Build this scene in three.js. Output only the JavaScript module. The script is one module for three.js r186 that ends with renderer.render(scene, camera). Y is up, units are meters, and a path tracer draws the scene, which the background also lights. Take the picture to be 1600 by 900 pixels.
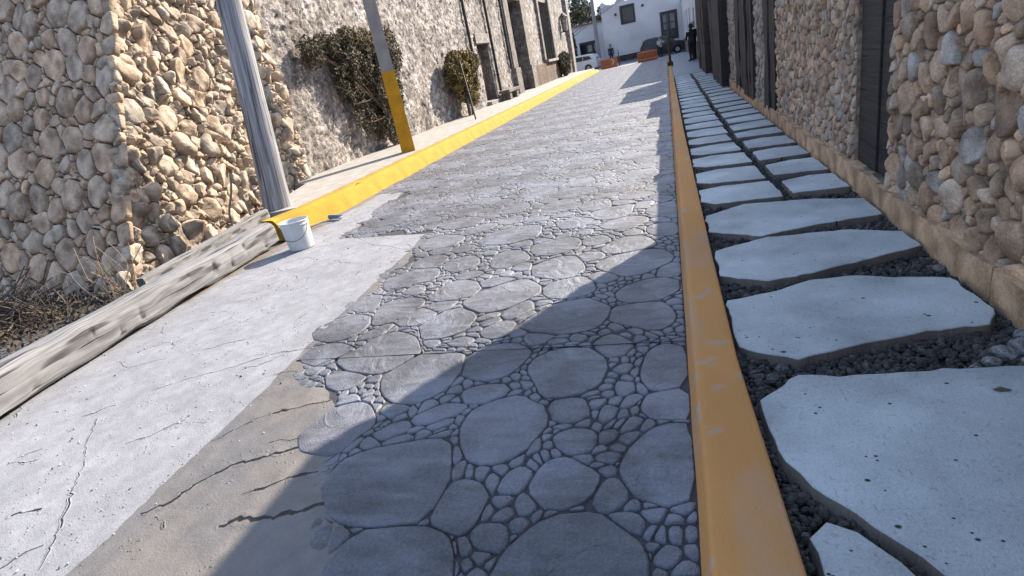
import * as THREE from 'three';
import { mergeGeometries } from 'three/addons/utils/BufferGeometryUtils.js';
import { RoundedBoxGeometry } from 'three/addons/geometries/RoundedBoxGeometry.js';
import { MarchingCubes } from 'three/addons/objects/MarchingCubes.js';

// ------------------------------------------------------------------ camera
const scene = new THREE.Scene();
const camera = new THREE.PerspectiveCamera(55.24, 16 / 9, 0.05, 2000);
camera.position.set(0, 1.55, 0);
camera.setRotationFromMatrix(new THREE.Matrix4().makeBasis(
  new THREE.Vector3(0.94949, -0.19484, -0.24599),
  new THREE.Vector3(0.08198, 0.91068, -0.40489),
  new THREE.Vector3(0.30291, 0.36427, 0.88065)));
camera.updateMatrixWorld(true);

// ------------------------------------------------------------------ sky, sun, exposure
const SUN_EL = 33 * Math.PI / 180;
const sunDir = new THREE.Vector3(0.52 * Math.cos(SUN_EL), Math.sin(SUN_EL), -0.855 * Math.cos(SUN_EL)).normalize();
{
  const W = 256, H = 128, d = new Float32Array(W * H * 4), v = new THREE.Vector3();
  for (let j = 0; j < H; j++) for (let i = 0; i < W; i++) {
    const el = ((j + 0.5) / H - 0.5) * Math.PI, az = ((i + 0.5) / W - 0.5) * 2 * Math.PI;
    v.set(Math.cos(el) * Math.cos(az), Math.sin(el), Math.cos(el) * Math.sin(az));
    const up = Math.max(0, v.y), h = Math.pow(1 - up, 3.2);
    const c = Math.max(0, v.dot(sunDir)), halo = 0.55 * Math.pow(c, 5) + 1.3 * Math.pow(c, 40);
    let r = 0.165 + 0.37 * h + halo, g = 0.255 + 0.33 * h + halo * 0.98, b = 0.44 + 0.22 * h + halo * 0.93;
    if (v.y < 0) { const k = Math.min(1, -v.y * 12); r += (0.22 - r) * k; g += (0.21 - g) * k; b += (0.2 - b) * k; }
    d.set([r, g, b, 1], (j * W + i) * 4);
  }
  const t = new THREE.DataTexture(d, W, H, THREE.RGBAFormat, THREE.FloatType);
  t.mapping = THREE.EquirectangularReflectionMapping; t.magFilter = t.minFilter = THREE.LinearFilter; t.needsUpdate = true;
  scene.background = t; scene.environment = t;
}
const sun = new THREE.DirectionalLight(new THREE.Color(1, 0.885, 0.74), 5);
sun.position.copy(sunDir).multiplyScalar(60).add(new THREE.Vector3(-3, 0, -20));
sun.target.position.set(-3, 0, -20); scene.add(sun, sun.target);
sun.castShadow = true; sun.shadow.mapSize.set(4096, 4096); sun.shadow.radius = 0.8;
Object.assign(sun.shadow.camera, { left: -45, right: 45, top: 45, bottom: -45, near: 1, far: 160 });
const renderer = new THREE.WebGLRenderer({ antialias: true });
renderer.toneMapping = THREE.LinearToneMapping; renderer.toneMappingExposure = 2.65;
renderer.shadowMap.enabled = true;

// ------------------------------------------------------------------ helpers
function rngOf(a) { return () => { a |= 0; a = a + 0x6D2B79F5 | 0; let t = Math.imul(a ^ a >>> 15, 1 | a); t = t + Math.imul(t ^ t >>> 7, 61 | t) ^ t; return ((t ^ t >>> 14) >>> 0) / 4294967296; }; }
const lerp = (a, b, t) => a + (b - a) * t, clamp = (x, a = 0, b = 1) => Math.min(b, Math.max(a, x));
const sstep = (a, b, x) => { const t = clamp((x - a) / (b - a)); return t * t * (3 - 2 * t); };
function hash3(x, y, z) { let h = Math.imul(x, 374761393) ^ Math.imul(y, 668265263) ^ Math.imul(z, 2147483647 - 61); h = Math.imul(h ^ h >>> 13, 1274126177); h ^= h >>> 16; return (h >>> 0) / 4294967296; }
function vnoise(x, y, z = 0, per = 0) {                       // value noise, -1..1, periodic in x,y when per > 0
  const xi = Math.floor(x), yi = Math.floor(y), zi = Math.floor(z), fx = x - xi, fy = y - yi, fz = z - zi;
  const ux = fx * fx * (3 - 2 * fx), uy = fy * fy * (3 - 2 * fy), uz = fz * fz * (3 - 2 * fz);
  const m = per ? (q => ((q % per) + per) % per) : (q => q);
  const g = (a, b, c) => hash3(m(xi + a), m(yi + b), zi + c);
  const p = (c) => lerp(lerp(g(0, 0, c), g(1, 0, c), ux), lerp(g(0, 1, c), g(1, 1, c), ux), uy);
  return (fz === 0 ? p(0) : lerp(p(0), p(1), uz)) * 2 - 1;
}
function fbm(x, y, z = 0, oct = 4, per = 0) { let s = 0, a = 0.5, n = 0; for (let i = 0; i < oct; i++) { s += a * vnoise(x, y, z + i * 17, per); n += a; a *= 0.5; x *= 2; y *= 2; if (i < 9) z = z; per *= 2; } return s / n; }
const names = {};
function numbered(n) { names[n] = (names[n] ?? -1) + 1; return names[n] ? `${n}_${String(names[n]).padStart(3, '0')}` : n; }
function tag(o, label, category, group) { o.userData.label = label; o.userData.category = category; if (group) o.userData.group = group; return o; }
function mesh(name, geo, mat, parent, kind) {
  const m = new THREE.Mesh(geo, mat); m.castShadow = m.receiveShadow = true;
  m.name = parent ? name : numbered(name); (parent || scene).add(m);
  if (kind) m.userData.kind = kind;
  return m;
}
function thing(name, label, category, [x, y, z] = [0, 0, 0], turn = 0, group) {
  const g = new THREE.Group(); g.name = numbered(name); g.position.set(x, y, z); g.rotation.y = turn; scene.add(g);
  return tag(g, label, category, group);
}
function struct(name, geo, mat) { const m = mesh(name, geo, mat); m.userData.kind = 'structure'; return m; }
function structGroup(name) { const g = new THREE.Group(); g.name = numbered(name); g.userData.kind = 'structure'; scene.add(g); return g; }
const V = (x, y, z) => new THREE.Vector3(x, y, z);
function boxG(x0, x1, y0, y1, z0, z1, r = 0) {                // z given as distance ahead (positive = away)
  const w = x1 - x0, h = y1 - y0, d = z1 - z0;
  const g = r ? new RoundedBoxGeometry(w, h, d, 2, Math.min(r, w / 2.1, h / 2.1, d / 2.1)) : new THREE.BoxGeometry(w, h, d);
  g.translate((x0 + x1) / 2, (y0 + y1) / 2, -(z0 + z1) / 2); return boxUV(g);
}
function boxUV(g) {                                           // uv in metres from position and normal
  const p = g.attributes.position, n = g.attributes.normal, u = new Float32Array(p.count * 2);
  for (let i = 0; i < p.count; i++) {
    const ax = Math.abs(n.getX(i)), ay = Math.abs(n.getY(i)), az = Math.abs(n.getZ(i));
    if (ay >= ax && ay >= az) { u[2 * i] = p.getX(i); u[2 * i + 1] = p.getZ(i); }
    else if (ax >= az) { u[2 * i] = p.getZ(i); u[2 * i + 1] = p.getY(i); }
    else { u[2 * i] = p.getX(i); u[2 * i + 1] = p.getY(i); }
  }
  g.setAttribute('uv', new THREE.BufferAttribute(u, 2)); return g;
}
const merge = (list) => mergeGeometries(list.map(g => g.index ? g.toNonIndexed() : g));
function tube(pts, r, seg = 8, closed = false) { const c = new THREE.CatmullRomCurve3(pts, closed); return new THREE.TubeGeometry(c, Math.max(2, pts.length * 4), r, seg, closed); }
class MB {                                                    // mesh builder with uv and colours
  constructor() { this.p = []; this.u = []; this.c = []; this.i = []; }
  v(x, y, z, u, w, c) { this.p.push(x, y, z); this.u.push(u, w); this.c.push(c[0], c[1], c[2]); return this.p.length / 3 - 1; }
  t(a, b, c) { this.i.push(a, b, c); }
  geo() {
    const g = new THREE.BufferGeometry();
    g.setAttribute('position', new THREE.Float32BufferAttribute(this.p, 3));
    g.setAttribute('uv', new THREE.Float32BufferAttribute(this.u, 2));
    g.setAttribute('color', new THREE.Float32BufferAttribute(this.c, 3));
    g.setIndex(this.i); g.computeVertexNormals(); return g;
  }
}
function setColor(g, c) { const n = g.attributes.position.count, a = new Float32Array(n * 3); for (let i = 0; i < n; i++) a.set(c, i * 3); g.setAttribute('color', new THREE.BufferAttribute(a, 3)); return g; }

// textures: tileable, fn(u, v) in 0..1 gives [r, g, b] (0..1 sRGB) or a height
function tex(size, fn, colour, tileMetres) {
  const d = new Uint8Array(size * size * 4);
  for (let j = 0; j < size; j++) for (let i = 0; i < size; i++) {
    let c = fn(i / size, j / size); if (typeof c === 'number') c = [c, c, c];
    const k = (j * size + i) * 4; d[k] = clamp(c[0]) * 255; d[k + 1] = clamp(c[1]) * 255; d[k + 2] = clamp(c[2]) * 255; d[k + 3] = 255;
  }
  const t = new THREE.DataTexture(d, size, size, THREE.RGBAFormat);
  t.wrapS = t.wrapT = THREE.RepeatWrapping; t.magFilter = THREE.LinearFilter; t.minFilter = THREE.LinearMipmapLinearFilter; t.generateMipmaps = true;
  if (colour) t.colorSpace = THREE.SRGBColorSpace;
  t.repeat.set(1 / tileMetres, 1 / tileMetres); t.needsUpdate = true; return t;
}
const T = {};
T.grainC = tex(512, (u, v) => { const n = 0.5 * fbm(u * 6, v * 6, 1, 5, 6) + 0.35 * vnoise(u * 170, v * 170, 2, 170); return clamp(0.86 + 0.2 * n); }, true, 1.1);
T.grainB = tex(512, (u, v) => 0.5 + 0.35 * fbm(u * 10, v * 10, 5, 5, 10) + 0.2 * vnoise(u * 128, v * 128, 8, 128), false, 0.7);
T.slateC = tex(1024, (u, v) => {
  const w = 0.25 * fbm(u * 4, v * 4, 31, 3, 4);
  const a = fbm((u + w) * 5, (v + w) * 5, 3, 5, 5), s = fbm((u + w * 0.5) * 8, v * 40, 9, 3, 8), p = vnoise(u * 240, v * 240, 4, 240);
  const k = 0.84 + 0.3 * a + 0.12 * s + 0.08 * p; return [k, k * (1 + 0.015 * a), k * (1.0 + 0.035 * a)];
}, true, 1.7);
T.slateB = tex(1024, (u, v) => {
  const w = 0.3 * fbm(u * 3, v * 3, 41, 3, 3);
  const rid = 1 - Math.abs(fbm((u + w) * 6, (v - w) * 6, 13, 4, 6)) * 2;
  return 0.35 + 0.3 * Math.pow(clamp(rid), 2) + 0.3 * fbm((u + w) * 12, (v + w) * 12, 19, 4, 12) + 0.07 * vnoise(u * 256, v * 256, 4, 256);
}, false, 1.1);
T.rockC = tex(512, (u, v) => { const a = fbm(u * 5, v * 5, 23, 6, 5), p = vnoise(u * 90, v * 90, 7, 90); const k = 0.82 + 0.3 * a + 0.09 * p; return [k, k * (0.985 + 0.03 * a), k * (0.96 + 0.05 * a)]; }, true, 0.6);
T.rockB = tex(512, (u, v) => 0.5 + 0.5 * fbm(u * 7, v * 7, 29, 6, 7), false, 0.5);
T.woodC = tex(512, (u, v) => { const w = 0.012 * fbm(u * 3, v * 3, 3, 2, 3); const g = fbm(u * 3, (v + w) * 60, 47, 3, 60), cr = fbm(u * 2, (v + w) * 26, 50, 2, 26); const f = fbm(u * 10, v * 150, 55, 2, 150), k = 0.86 + 0.3 * g + 0.1 * f - (cr > 0.42 ? 0.42 * sstep(0.42, 0.6, cr) : 0); return [k, k, k * 1.01]; }, true, 1.3);
T.woodB = tex(512, (u, v) => { const w = 0.012 * fbm(u * 3, v * 3, 3, 2, 3); const g = fbm(u * 3, (v + w) * 60, 47, 3, 60), cr = fbm(u * 2, (v + w) * 26, 50, 2, 26); return 0.6 + 0.3 * g - (cr > 0.42 ? 0.5 * sstep(0.42, 0.6, cr) : 0); }, false, 1.3);
{ // pitted pale flagstone: fine pits and a few larger black ones
  const r = rngOf(77), pits = []; for (let i = 0; i < 46; i++) pits.push([r(), r(), 0.002 + 0.007 * r() * r()]);
  T.flagC = tex(1024, (u, v) => {
    const a = fbm(u * 4, v * 4, 61, 5, 4), f = vnoise(u * 120, v * 120, 63, 120), f2 = vnoise(u * 300, v * 300, 64, 300); let k = 0.88 + 0.2 * a + (f < -0.62 ? 0.3 * (f + 0.62) : 0) + 0.05 * f2;
    for (const p of pits) { const dx = Math.abs(u - p[0]), dy = Math.abs(v - p[1]); const d = Math.hypot(Math.min(dx, 1 - dx), Math.min(dy, 1 - dy) * 1.3); if (d < p[2] * 1.4) k *= lerp(0.22, 1, sstep(p[2] * 0.6, p[2] * 1.4, d)); }
    return [k, k * (1 + 0.01 * a), k];
  }, true, 1.25);
}
T.woodC.wrapS = T.woodB.wrapS = THREE.MirroredRepeatWrapping;
T.plasterC = tex(512, (u, v) => { const a = fbm(u * 4, v * 4, 71, 6, 4), b = fbm(u * 16, v * 16, 72, 4, 16); const c = fbm(u * 48, v * 48, 73, 3, 48), k = 0.84 + 0.2 * a + 0.26 * b + 0.3 * c; return [k, k * 0.99, k * 0.98]; }, true, 2.3);
T.plasterB = tex(512, (u, v) => 0.5 + 0.25 * fbm(u * 14, v * 14, 75, 5, 14) + 0.4 * Math.abs(fbm(u * 40, v * 40, 76, 3, 40)), false, 1.5);
T.wallC = tex(512, (u, v) => { const a = fbm(u * 3, v * 3, 81, 5, 3); const k = 0.93 + 0.1 * a; return [k, k, k]; }, true, 4);

const TONE = 0.8; // all base colours were matched at one exposure and then set to this share of it
const std = (o) => { const m = new THREE.MeshStandardMaterial(o); m.color.multiplyScalar(TONE); return m; };
const phys = (o) => { const m = new THREE.MeshPhysicalMaterial(o); m.color.multiplyScalar(TONE); return m; };
const rgb = (r, g, b) => new THREE.Color().setRGB(r, g, b);
const M = {
  roadStone: phys({ color: 0xffffff, vertexColors: true, map: T.slateC, bumpMap: T.slateB, bumpScale: 0.014, roughness: 0.6, ior: 1.5 }),
  roadBed: std({ color: rgb(0.05, 0.052, 0.058), map: T.grainC, bumpMap: T.grainB, bumpScale: 0.006, roughness: 0.8 }),
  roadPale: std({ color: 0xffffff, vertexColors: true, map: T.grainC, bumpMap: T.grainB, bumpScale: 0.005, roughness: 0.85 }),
  roadSealed: std({ color: 0xffffff, vertexColors: true, map: T.slateC, bumpMap: T.grainB, bumpScale: 0.006, roughness: 0.55 }),
  asphalt: std({ color: rgb(0.12, 0.12, 0.12), map: T.grainC, roughness: 0.9 }),
  dirt: std({ color: rgb(0.17, 0.11, 0.07), map: T.plasterC, bumpMap: T.rockB, bumpScale: 0.02, roughness: 1 }),
  soil: std({ color: rgb(0.035, 0.032, 0.03), map: T.plasterC, bumpMap: T.rockB, bumpScale: 0.02, roughness: 1 }),
  ochre: std({ color: rgb(0.6, 0.31, 0.075), map: T.wallC, bumpMap: T.grainB, bumpScale: 0.0025, roughness: 0.92 }),
  yellow: std({ color: rgb(0.78, 0.43, 0.012), map: T.grainC, bumpMap: T.grainB, bumpScale: 0.003, roughness: 0.9 }),
  pavement: std({ color: rgb(0.5, 0.47, 0.43), map: T.grainC, bumpMap: T.grainB, bumpScale: 0.004, roughness: 0.85 }),
  greyPave: std({ color: rgb(0.34, 0.37, 0.4), map: T.grainC, bumpMap: T.grainB, bumpScale: 0.004, roughness: 0.7 }),
  flag: std({ color: rgb(0.58, 0.625, 0.63), vertexColors: true, map: T.flagC, bumpMap: T.flagC, bumpScale: 0.005, roughness: 0.75 }),
  gravel: std({ color: 0xffffff, map: T.rockC, roughness: 0.9 }),
  rock: std({ color: 0xffffff, vertexColors: true, map: T.rockC, bumpMap: T.rockB, bumpScale: 0.02, roughness: 0.92 }),
  mortar: std({ color: rgb(0.4, 0.31, 0.235), map: T.plasterC, bumpMap: T.rockB, bumpScale: 0.03, roughness: 1 }),
  mortarPale: std({ color: rgb(0.48, 0.385, 0.3), map: T.plasterC, bumpMap: T.rockB, bumpScale: 0.03, roughness: 1 }),
  block: std({ color: 0xffffff, vertexColors: true, map: T.rockC, bumpMap: T.rockB, bumpScale: 0.008, roughness: 0.85 }),
  plaster: std({ color: 0xffffff, vertexColors: true, map: T.plasterC, bumpMap: T.plasterB, bumpScale: 0.04, roughness: 0.95 }),
  trim: std({ color: rgb(0.3, 0.26, 0.23), map: T.plasterC, bumpMap: T.plasterB, bumpScale: 0.015, roughness: 0.9 }),
  trimPale: std({ color: rgb(0.45, 0.41, 0.37), map: T.plasterC, bumpMap: T.plasterB, bumpScale: 0.01, roughness: 0.9 }),
  dado: std({ color: rgb(0.22, 0.15, 0.11), map: T.plasterC, bumpMap: T.plasterB, bumpScale: 0.03, roughness: 0.95 }),
  timber: std({ color: rgb(0.028, 0.024, 0.022), map: T.woodC, bumpMap: T.woodB, bumpScale: 0.012, roughness: 0.75 }),
  timberBrown: std({ color: rgb(0.06, 0.046, 0.035), map: T.woodC, bumpMap: T.woodB, bumpScale: 0.015, roughness: 0.85 }),
  greyWood: std({ color: 0xffffff, vertexColors: true, map: T.woodC, bumpMap: T.woodB, bumpScale: 0.008, roughness: 0.9 }),
  concretePost: std({ color: rgb(0.4, 0.37, 0.35), map: T.grainC, bumpMap: T.grainB, bumpScale: 0.004, roughness: 0.85 }),
  white: std({ color: rgb(0.8, 0.79, 0.78), map: T.wallC, roughness: 0.8 }),
  band: std({ color: rgb(0.12, 0.085, 0.075), map: T.plasterC, roughness: 0.85 }),
  darkFrame: std({ color: rgb(0.03, 0.03, 0.035), roughness: 0.6 }),
  glass: std({ color: rgb(0.02, 0.024, 0.03), roughness: 0.12, metalness: 0 }),
  curtain: std({ color: rgb(0.35, 0.35, 0.36), roughness: 0.9 }),
  iron: std({ color: rgb(0.03, 0.028, 0.026), roughness: 0.7 }),
  brownIron: std({ color: rgb(0.075, 0.05, 0.022), roughness: 0.7 }),
  bucket: std({ color: rgb(0.74, 0.76, 0.78), map: T.wallC, roughness: 0.45 }),
  orange: std({ color: rgb(0.5, 0.13, 0.03), map: T.wallC, roughness: 0.55 }),
  cream: std({ color: rgb(0.6, 0.45, 0.33), roughness: 0.7 }),
  leaf: phys({ color: 0xffffff, vertexColors: true, roughness: 0.85, side: THREE.DoubleSide }),
  twig: std({ color: rgb(0.13, 0.1, 0.075), roughness: 0.95 }),
  dryTwig: std({ color: rgb(0.34, 0.27, 0.2), roughness: 0.95 }),
  carWhite: phys({ color: rgb(0.68, 0.69, 0.71), roughness: 0.35, clearcoat: 0.8 }),
  carDark: phys({ color: rgb(0.016, 0.015, 0.017), roughness: 0.4, clearcoat: 0.25 }),
  rubber: std({ color: rgb(0.015, 0.015, 0.016), roughness: 0.85 }),
  alloy: std({ color: rgb(0.45, 0.45, 0.46), roughness: 0.4, metalness: 0.7 }),
  redLens: std({ color: rgb(0.4, 0.02, 0.02), roughness: 0.25 }),
  paleLens: std({ color: rgb(0.75, 0.76, 0.78), roughness: 0.2 }),
  cloth: std({ color: 0xffffff, vertexColors: true, roughness: 0.9 }),
  blueFoam: std({ color: rgb(0.1, 0.2, 0.3), roughness: 0.9 }),
  tile: std({ color: rgb(0.3, 0.13, 0.08), roughness: 0.9 }),
  wire: std({ color: rgb(0.06, 0.06, 0.065), roughness: 0.7 }),
};

// ------------------------------------------------------------------ packed stones: circles of several sizes, then their power cells
function packCircles(rng, [x0, x1, y0, y1], classes, tight = 0.94) {
  const cs = 0.3, grid = new Map(), out = [];
  const key = (x, y) => Math.floor(x / cs) * 4096 + Math.floor(y / cs);
  for (const [rmin, rmax, tries, accept, t0, t1] of classes) for (let k = 0; k < tries; k++) {
    const tk = t0 ? lerp(t0, t1, rng()) : tight;
    const x = lerp(x0, x1, rng()), y = lerp(y0, y1, rng()), r = lerp(rmin, rmax, rng());
    if (accept && !accept(x, y)) continue;
    let ok = true; const R = Math.ceil((r + 0.45) / cs);
    for (let a = -R; a <= R && ok; a++) for (let b = -R; b <= R && ok; b++) {
      const l = grid.get(key(x + a * cs, y + b * cs)); if (!l) continue;
      for (const s of l) if (Math.hypot(s.x - x, s.y - y) < (s.r + r) * tk) { ok = false; break; }
    }
    if (ok) { const s = { x, y, r }; out.push(s); const kk = key(x, y); (grid.get(kk) || grid.set(kk, []).get(kk)).push(s); }
  }
  return { sites: out, grid, cs, key };
}
function clipHalf(poly, nx, ny, d) {                           // keep points with n.p <= d
  const out = []; let n = poly.length;
  for (let i = 0; i < n; i++) {
    const a = poly[i], b = poly[(i + 1) % n], da = a[0] * nx + a[1] * ny - d, db = b[0] * nx + b[1] * ny - d;
    if (da <= 0) out.push(a);
    if ((da < 0 && db > 0) || (da > 0 && db < 0)) { const t = da / (da - db); out.push([a[0] + (b[0] - a[0]) * t, a[1] + (b[1] - a[1]) * t]); }
  }
  return out;
}
function powerCells(pack, gapOf, bounds, rng, grow = 1.4) {
  const { sites, grid, cs, key } = pack, cells = [];
  for (const s of sites) {
    const gap = typeof gapOf === 'function' ? gapOf(s) : gapOf;
    let poly = []; const n = s.r > 0.1 ? 14 : 9, R0 = s.r * grow + gap * 0.5, ph = rng() * 6;
    for (let k = 0; k < n; k++) { const a = k / n * 2 * Math.PI + ph, q = R0 * (0.88 + 0.2 * rng()); poly.push([s.x + Math.cos(a) * q, s.y + Math.sin(a) * q]); }
    const R = Math.ceil((s.r * 1.6 + 0.6) / cs);
    for (let a = -R; a <= R; a++) for (let b = -R; b <= R; b++) {
      const l = grid.get(key(s.x + a * cs, s.y + b * cs)); if (!l) continue;
      for (const o of l) if (o !== s) {
        const dx = o.x - s.x, dy = o.y - s.y, d = Math.hypot(dx, dy), t = (d * d + s.r * s.r - o.r * o.r) / (2 * d);
        if (t < R0 + gap && poly.length) poly = clipHalf(poly, dx / d, dy / d, (dx * s.x + dy * s.y) / d + t - gap / 2);
      }
    }
    if (bounds) { const [x0, x1, y0, y1] = bounds; poly = clipHalf(poly, 1, 0, x1); poly = clipHalf(poly, -1, 0, -x0); poly = clipHalf(poly, 0, 1, y1); poly = clipHalf(poly, 0, -1, -y0); }
    if (poly.length < 3) continue;
    poly = poly.filter((p, i) => { const q = poly[(i + 1) % poly.length]; return Math.hypot(p[0] - q[0], p[1] - q[1]) > 0.004; });
    if (poly.length < 3) continue;
    let A = 0, cx = 0, cy = 0; for (let i = 0; i < poly.length; i++) { const a = poly[i], b = poly[(i + 1) % poly.length], w = a[0] * b[1] - b[0] * a[1]; A += w; cx += (a[0] + b[0]) * w; cy += (a[1] + b[1]) * w; }
    if (Math.abs(A) < 0.0004) continue; cx /= 3 * A; cy /= 3 * A;
    cells.push({ poly, area: Math.abs(A) / 2, cx, cy, r: s.r });
  }
  return cells;
}
const chaikin = (p, k = 0.25) => { const o = []; for (let i = 0; i < p.length; i++) { const a = p[i], b = p[(i + 1) % p.length]; o.push([lerp(a[0], b[0], k), lerp(a[1], b[1], k)], [lerp(a[0], b[0], 1 - k), lerp(a[1], b[1], 1 - k)]); } return o; };
// one stone: polygon rings stepping inwards and upwards; frame maps (u, v, h) to the world
function addStone(mb, cell, frame, prof, col, o = {}) {
  let P = cell.poly; P = chaikin(P, o.round ?? 0.25); if (P.length > (o.maxV ?? 22)) P = P.filter((_, i) => i % 2 === 0 || P.length < 16);
  const n = P.length, { cx, cy } = cell, uo = (o.uo ?? [0, 0]), tilt = o.tilt ?? [0, 0], namp = o.noise ?? 0, nf = o.nf ?? 9, seed = o.seed ?? 0;
  const rows = [];
  for (const [f, h] of prof) {
    const row = [];
    for (const [x, y] of P) {
      const X = cx + (x - cx) * f, Y = cy + (y - cy) * f; let hh = h + (f < 0.99 ? (X - cx) * tilt[0] + (Y - cy) * tilt[1] : 0);
      if (namp && f < 0.99) hh += namp * fbm(X * nf, Y * nf, seed, 3) * (h > 0 ? 1 : 0.3);
      const w = frame(X, Y, hh); row.push(mb.v(w.x, w.y, w.z, X + uo[0], Y + uo[1], col));
    }
    rows.push(row);
  }
  for (let k = 0; k + 1 < rows.length; k++) for (let i = 0; i < n; i++) { const j = (i + 1) % n; mb.t(rows[k][i], rows[k][j], rows[k + 1][j]); mb.t(rows[k][i], rows[k + 1][j], rows[k + 1][i]); }
  const hc = (o.centre ?? prof[prof.length - 1][1]) + (namp ? namp * fbm(cx * nf, cy * nf, seed, 3) : 0), w = frame(cx, cy, hc), c = mb.v(w.x, w.y, w.z, cx + uo[0], cy + uo[1], col), L = rows[rows.length - 1];
  for (let i = 0; i < n; i++) mb.t(L[i], L[(i + 1) % n], c);
}
const camInv = camera.matrixWorldInverse.clone().copy(camera.matrixWorld).invert();
function screenSize(w, area) { const p = w.clone().applyMatrix4(camInv); if (p.z > -0.3) return 0; const f = 1 / Math.tan(55.24 * Math.PI / 360), x = p.x / -p.z * f / (16 / 9), y = p.y / -p.z * f; if (Math.abs(x) > 1.06 || Math.abs(y) > 1.1) return 0; return area / (p.z * p.z); }
// the 290 cells that show largest become meshes of their own, the rest one joined mesh
function layStones(parent, cells, frame, build, mat, partName, stuffName, count = 290, normal = V(0, 1, 0)) {
  for (const c of cells) { const w = frame(c.cx, c.cy, 0), view = w.clone().sub(camera.position).normalize(); c.s = screenSize(w, c.area) * Math.abs(view.dot(normal)); }
  const order = [...cells].sort((a, b) => b.s - a.s); const rest = new MB(); let made = 0;
  order.forEach((c, i) => {
    if (i < count && c.s > 0) { const mb = new MB(); build(mb, c); mesh(partName, mb.geo(), mat, parent); made++; }
    else build(rest, c);
  });
  if (rest.i.length) { const m = mesh(stuffName, rest.geo(), mat, parent); m.userData.kind = 'stuff'; }
}

// ------------------------------------------------------------------ ground and road
struct('ground', (() => { const g = new THREE.PlaneGeometry(1600, 1600); g.rotateX(-Math.PI / 2); g.translate(0, -0.06, -300); return boxUV(g); })(), M.asphalt);
const roadFrame = (u, v, h) => V(u, h, -v);
const ROAD_L = -5.12, ROAD_R = -0.03;
const pw = (pts, x) => { for (let i = 0; i + 1 < pts.length; i++) if (x <= pts[i + 1][0]) return lerp(pts[i][1], pts[i + 1][1], clamp((x - pts[i][0]) / (pts[i + 1][0] - pts[i][0]))); return pts[pts.length - 1][1]; };
// where the bare pale concrete ends and the sealed concrete begins, and where the stamped stones begin
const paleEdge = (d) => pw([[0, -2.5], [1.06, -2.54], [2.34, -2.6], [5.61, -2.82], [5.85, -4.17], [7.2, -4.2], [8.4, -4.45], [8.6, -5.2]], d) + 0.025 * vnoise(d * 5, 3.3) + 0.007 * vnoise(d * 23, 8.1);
const stoneEdge = (d) => pw([[0, -0.8], [1.0, -1.27], [1.46, -1.57], [2.2, -2.05], [2.6, -2.45], [3.0, -2.62], [5.61, -2.84], [5.9, -4.2], [8.4, -4.5], [8.6, -5.2]], d);
const road = struct('road', (() => { const g = new THREE.BoxGeometry(ROAD_R - ROAD_L + 0.06, 0.04, 50); g.translate((ROAD_R + ROAD_L) / 2, -0.0282, -21.5); return boxUV(g); })(), M.roadBed);
{
  const rng = rngOf(11), B = [ROAD_L, ROAD_R, 0.55, 46.3];
  const pack = packCircles(rng, B, [
    [0.18, 0.3, 9000, null, 0.82, 1.08], [0.095, 0.16, 12000, null, 0.78, 0.98], [0.055, 0.085, 9000, (x, y) => y < 30, 0.86, 1.0],
    [0.032, 0.05, 40000, (x, y) => y < 20, 0.84, 1.0], [0.02, 0.03, 110000, (x, y) => y < 10, 0.86, 1.0], [0.013, 0.018, 60000, (x, y) => y < 4.5, 0.86, 1.0]], 0.95);
  const wx = (x) => clamp((ROAD_R - x) / 0.35), warp = (p) => [p[0] + wx(p[0]) * 0.1 * fbm(p[0] * 2.6, p[1] * 2.6, 3, 2) + wx(p[0]) * 0.02 * vnoise(p[0] * 9, p[1] * 9, 9), p[1] + 0.1 * fbm(p[0] * 2.6 + 40, p[1] * 2.6, 5, 2) + 0.02 * vnoise(p[0] * 9, p[1] * 9 + 50, 9)];
  let cells = powerCells(pack, (s) => lerp(0.0045, 0.0018, clamp((s.y - 1.5) / 4.5)), B, rng, 2.5);
  for (const c of cells) { c.poly = c.poly.map(warp).map(([x, y]) => [clamp(x, ROAD_L, ROAD_R - 0.002), y]); [c.cx, c.cy] = warp([c.cx, c.cy]); }
  cells = cells.filter(c => c.cx > stoneEdge(c.cy) - 0.02 && Math.min(...c.poly.map(p => p[0] - stoneEdge(p[1]))) > -0.3);
  layStones(road, cells, roadFrame, (mb, c) => {
    const flatT = 1 - 0.85 * clamp((c.cy - 2.5) / 4), big = c.r > 0.12, rr = rngOf(Math.floor(c.cx * 7919 + c.cy * 104729));
    const warm = clamp(0.5 + 0.9 * fbm(c.cx * 0.8, c.cy * 0.8, 5, 3)), k = 0.2 + 0.014 * (rr() - 0.5);
    const col = [k * lerp(0.93, 1.0, warm), k, k * lerp(1.2, 1.13, warm)];
    const far = c.cy > 6, e = Math.min(0.0045, Math.sqrt(c.area) * 0.07), f1 = 1 - e / Math.sqrt(c.area / 3), top = 0.002 + 0.0014 * (rr() - 0.5);
    const prof = far ? [[1, -0.004], [Math.min(0.995, f1 + 0.01), top]] : big ? [[1, -0.0095], [f1 + 0.01, top - 0.0025], [f1 - 0.03, top], [0.5, top + 0.001]] : [[1, -0.0095], [f1, top - 0.002], [f1 - 0.2, top + 0.0006]];
    addStone(mb, c, roadFrame, prof, col, { uo: [0, 0], tilt: big ? [(rr() - 0.5) * 0.01 * flatT, (rr() - 0.5) * 0.01 * flatT] : [(rr() - 0.5) * 0.02 * flatT, (rr() - 0.5) * 0.02 * flatT], noise: (big && !far ? 0.005 : 0.0006) * flatT, nf: 6, seed: Math.floor(rr() * 90), centre: top + 0.001, maxV: big ? 30 : 20 });
  }, M.roadStone, 'stamped_stone', 'small_stamped_stones', 296);
}
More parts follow.
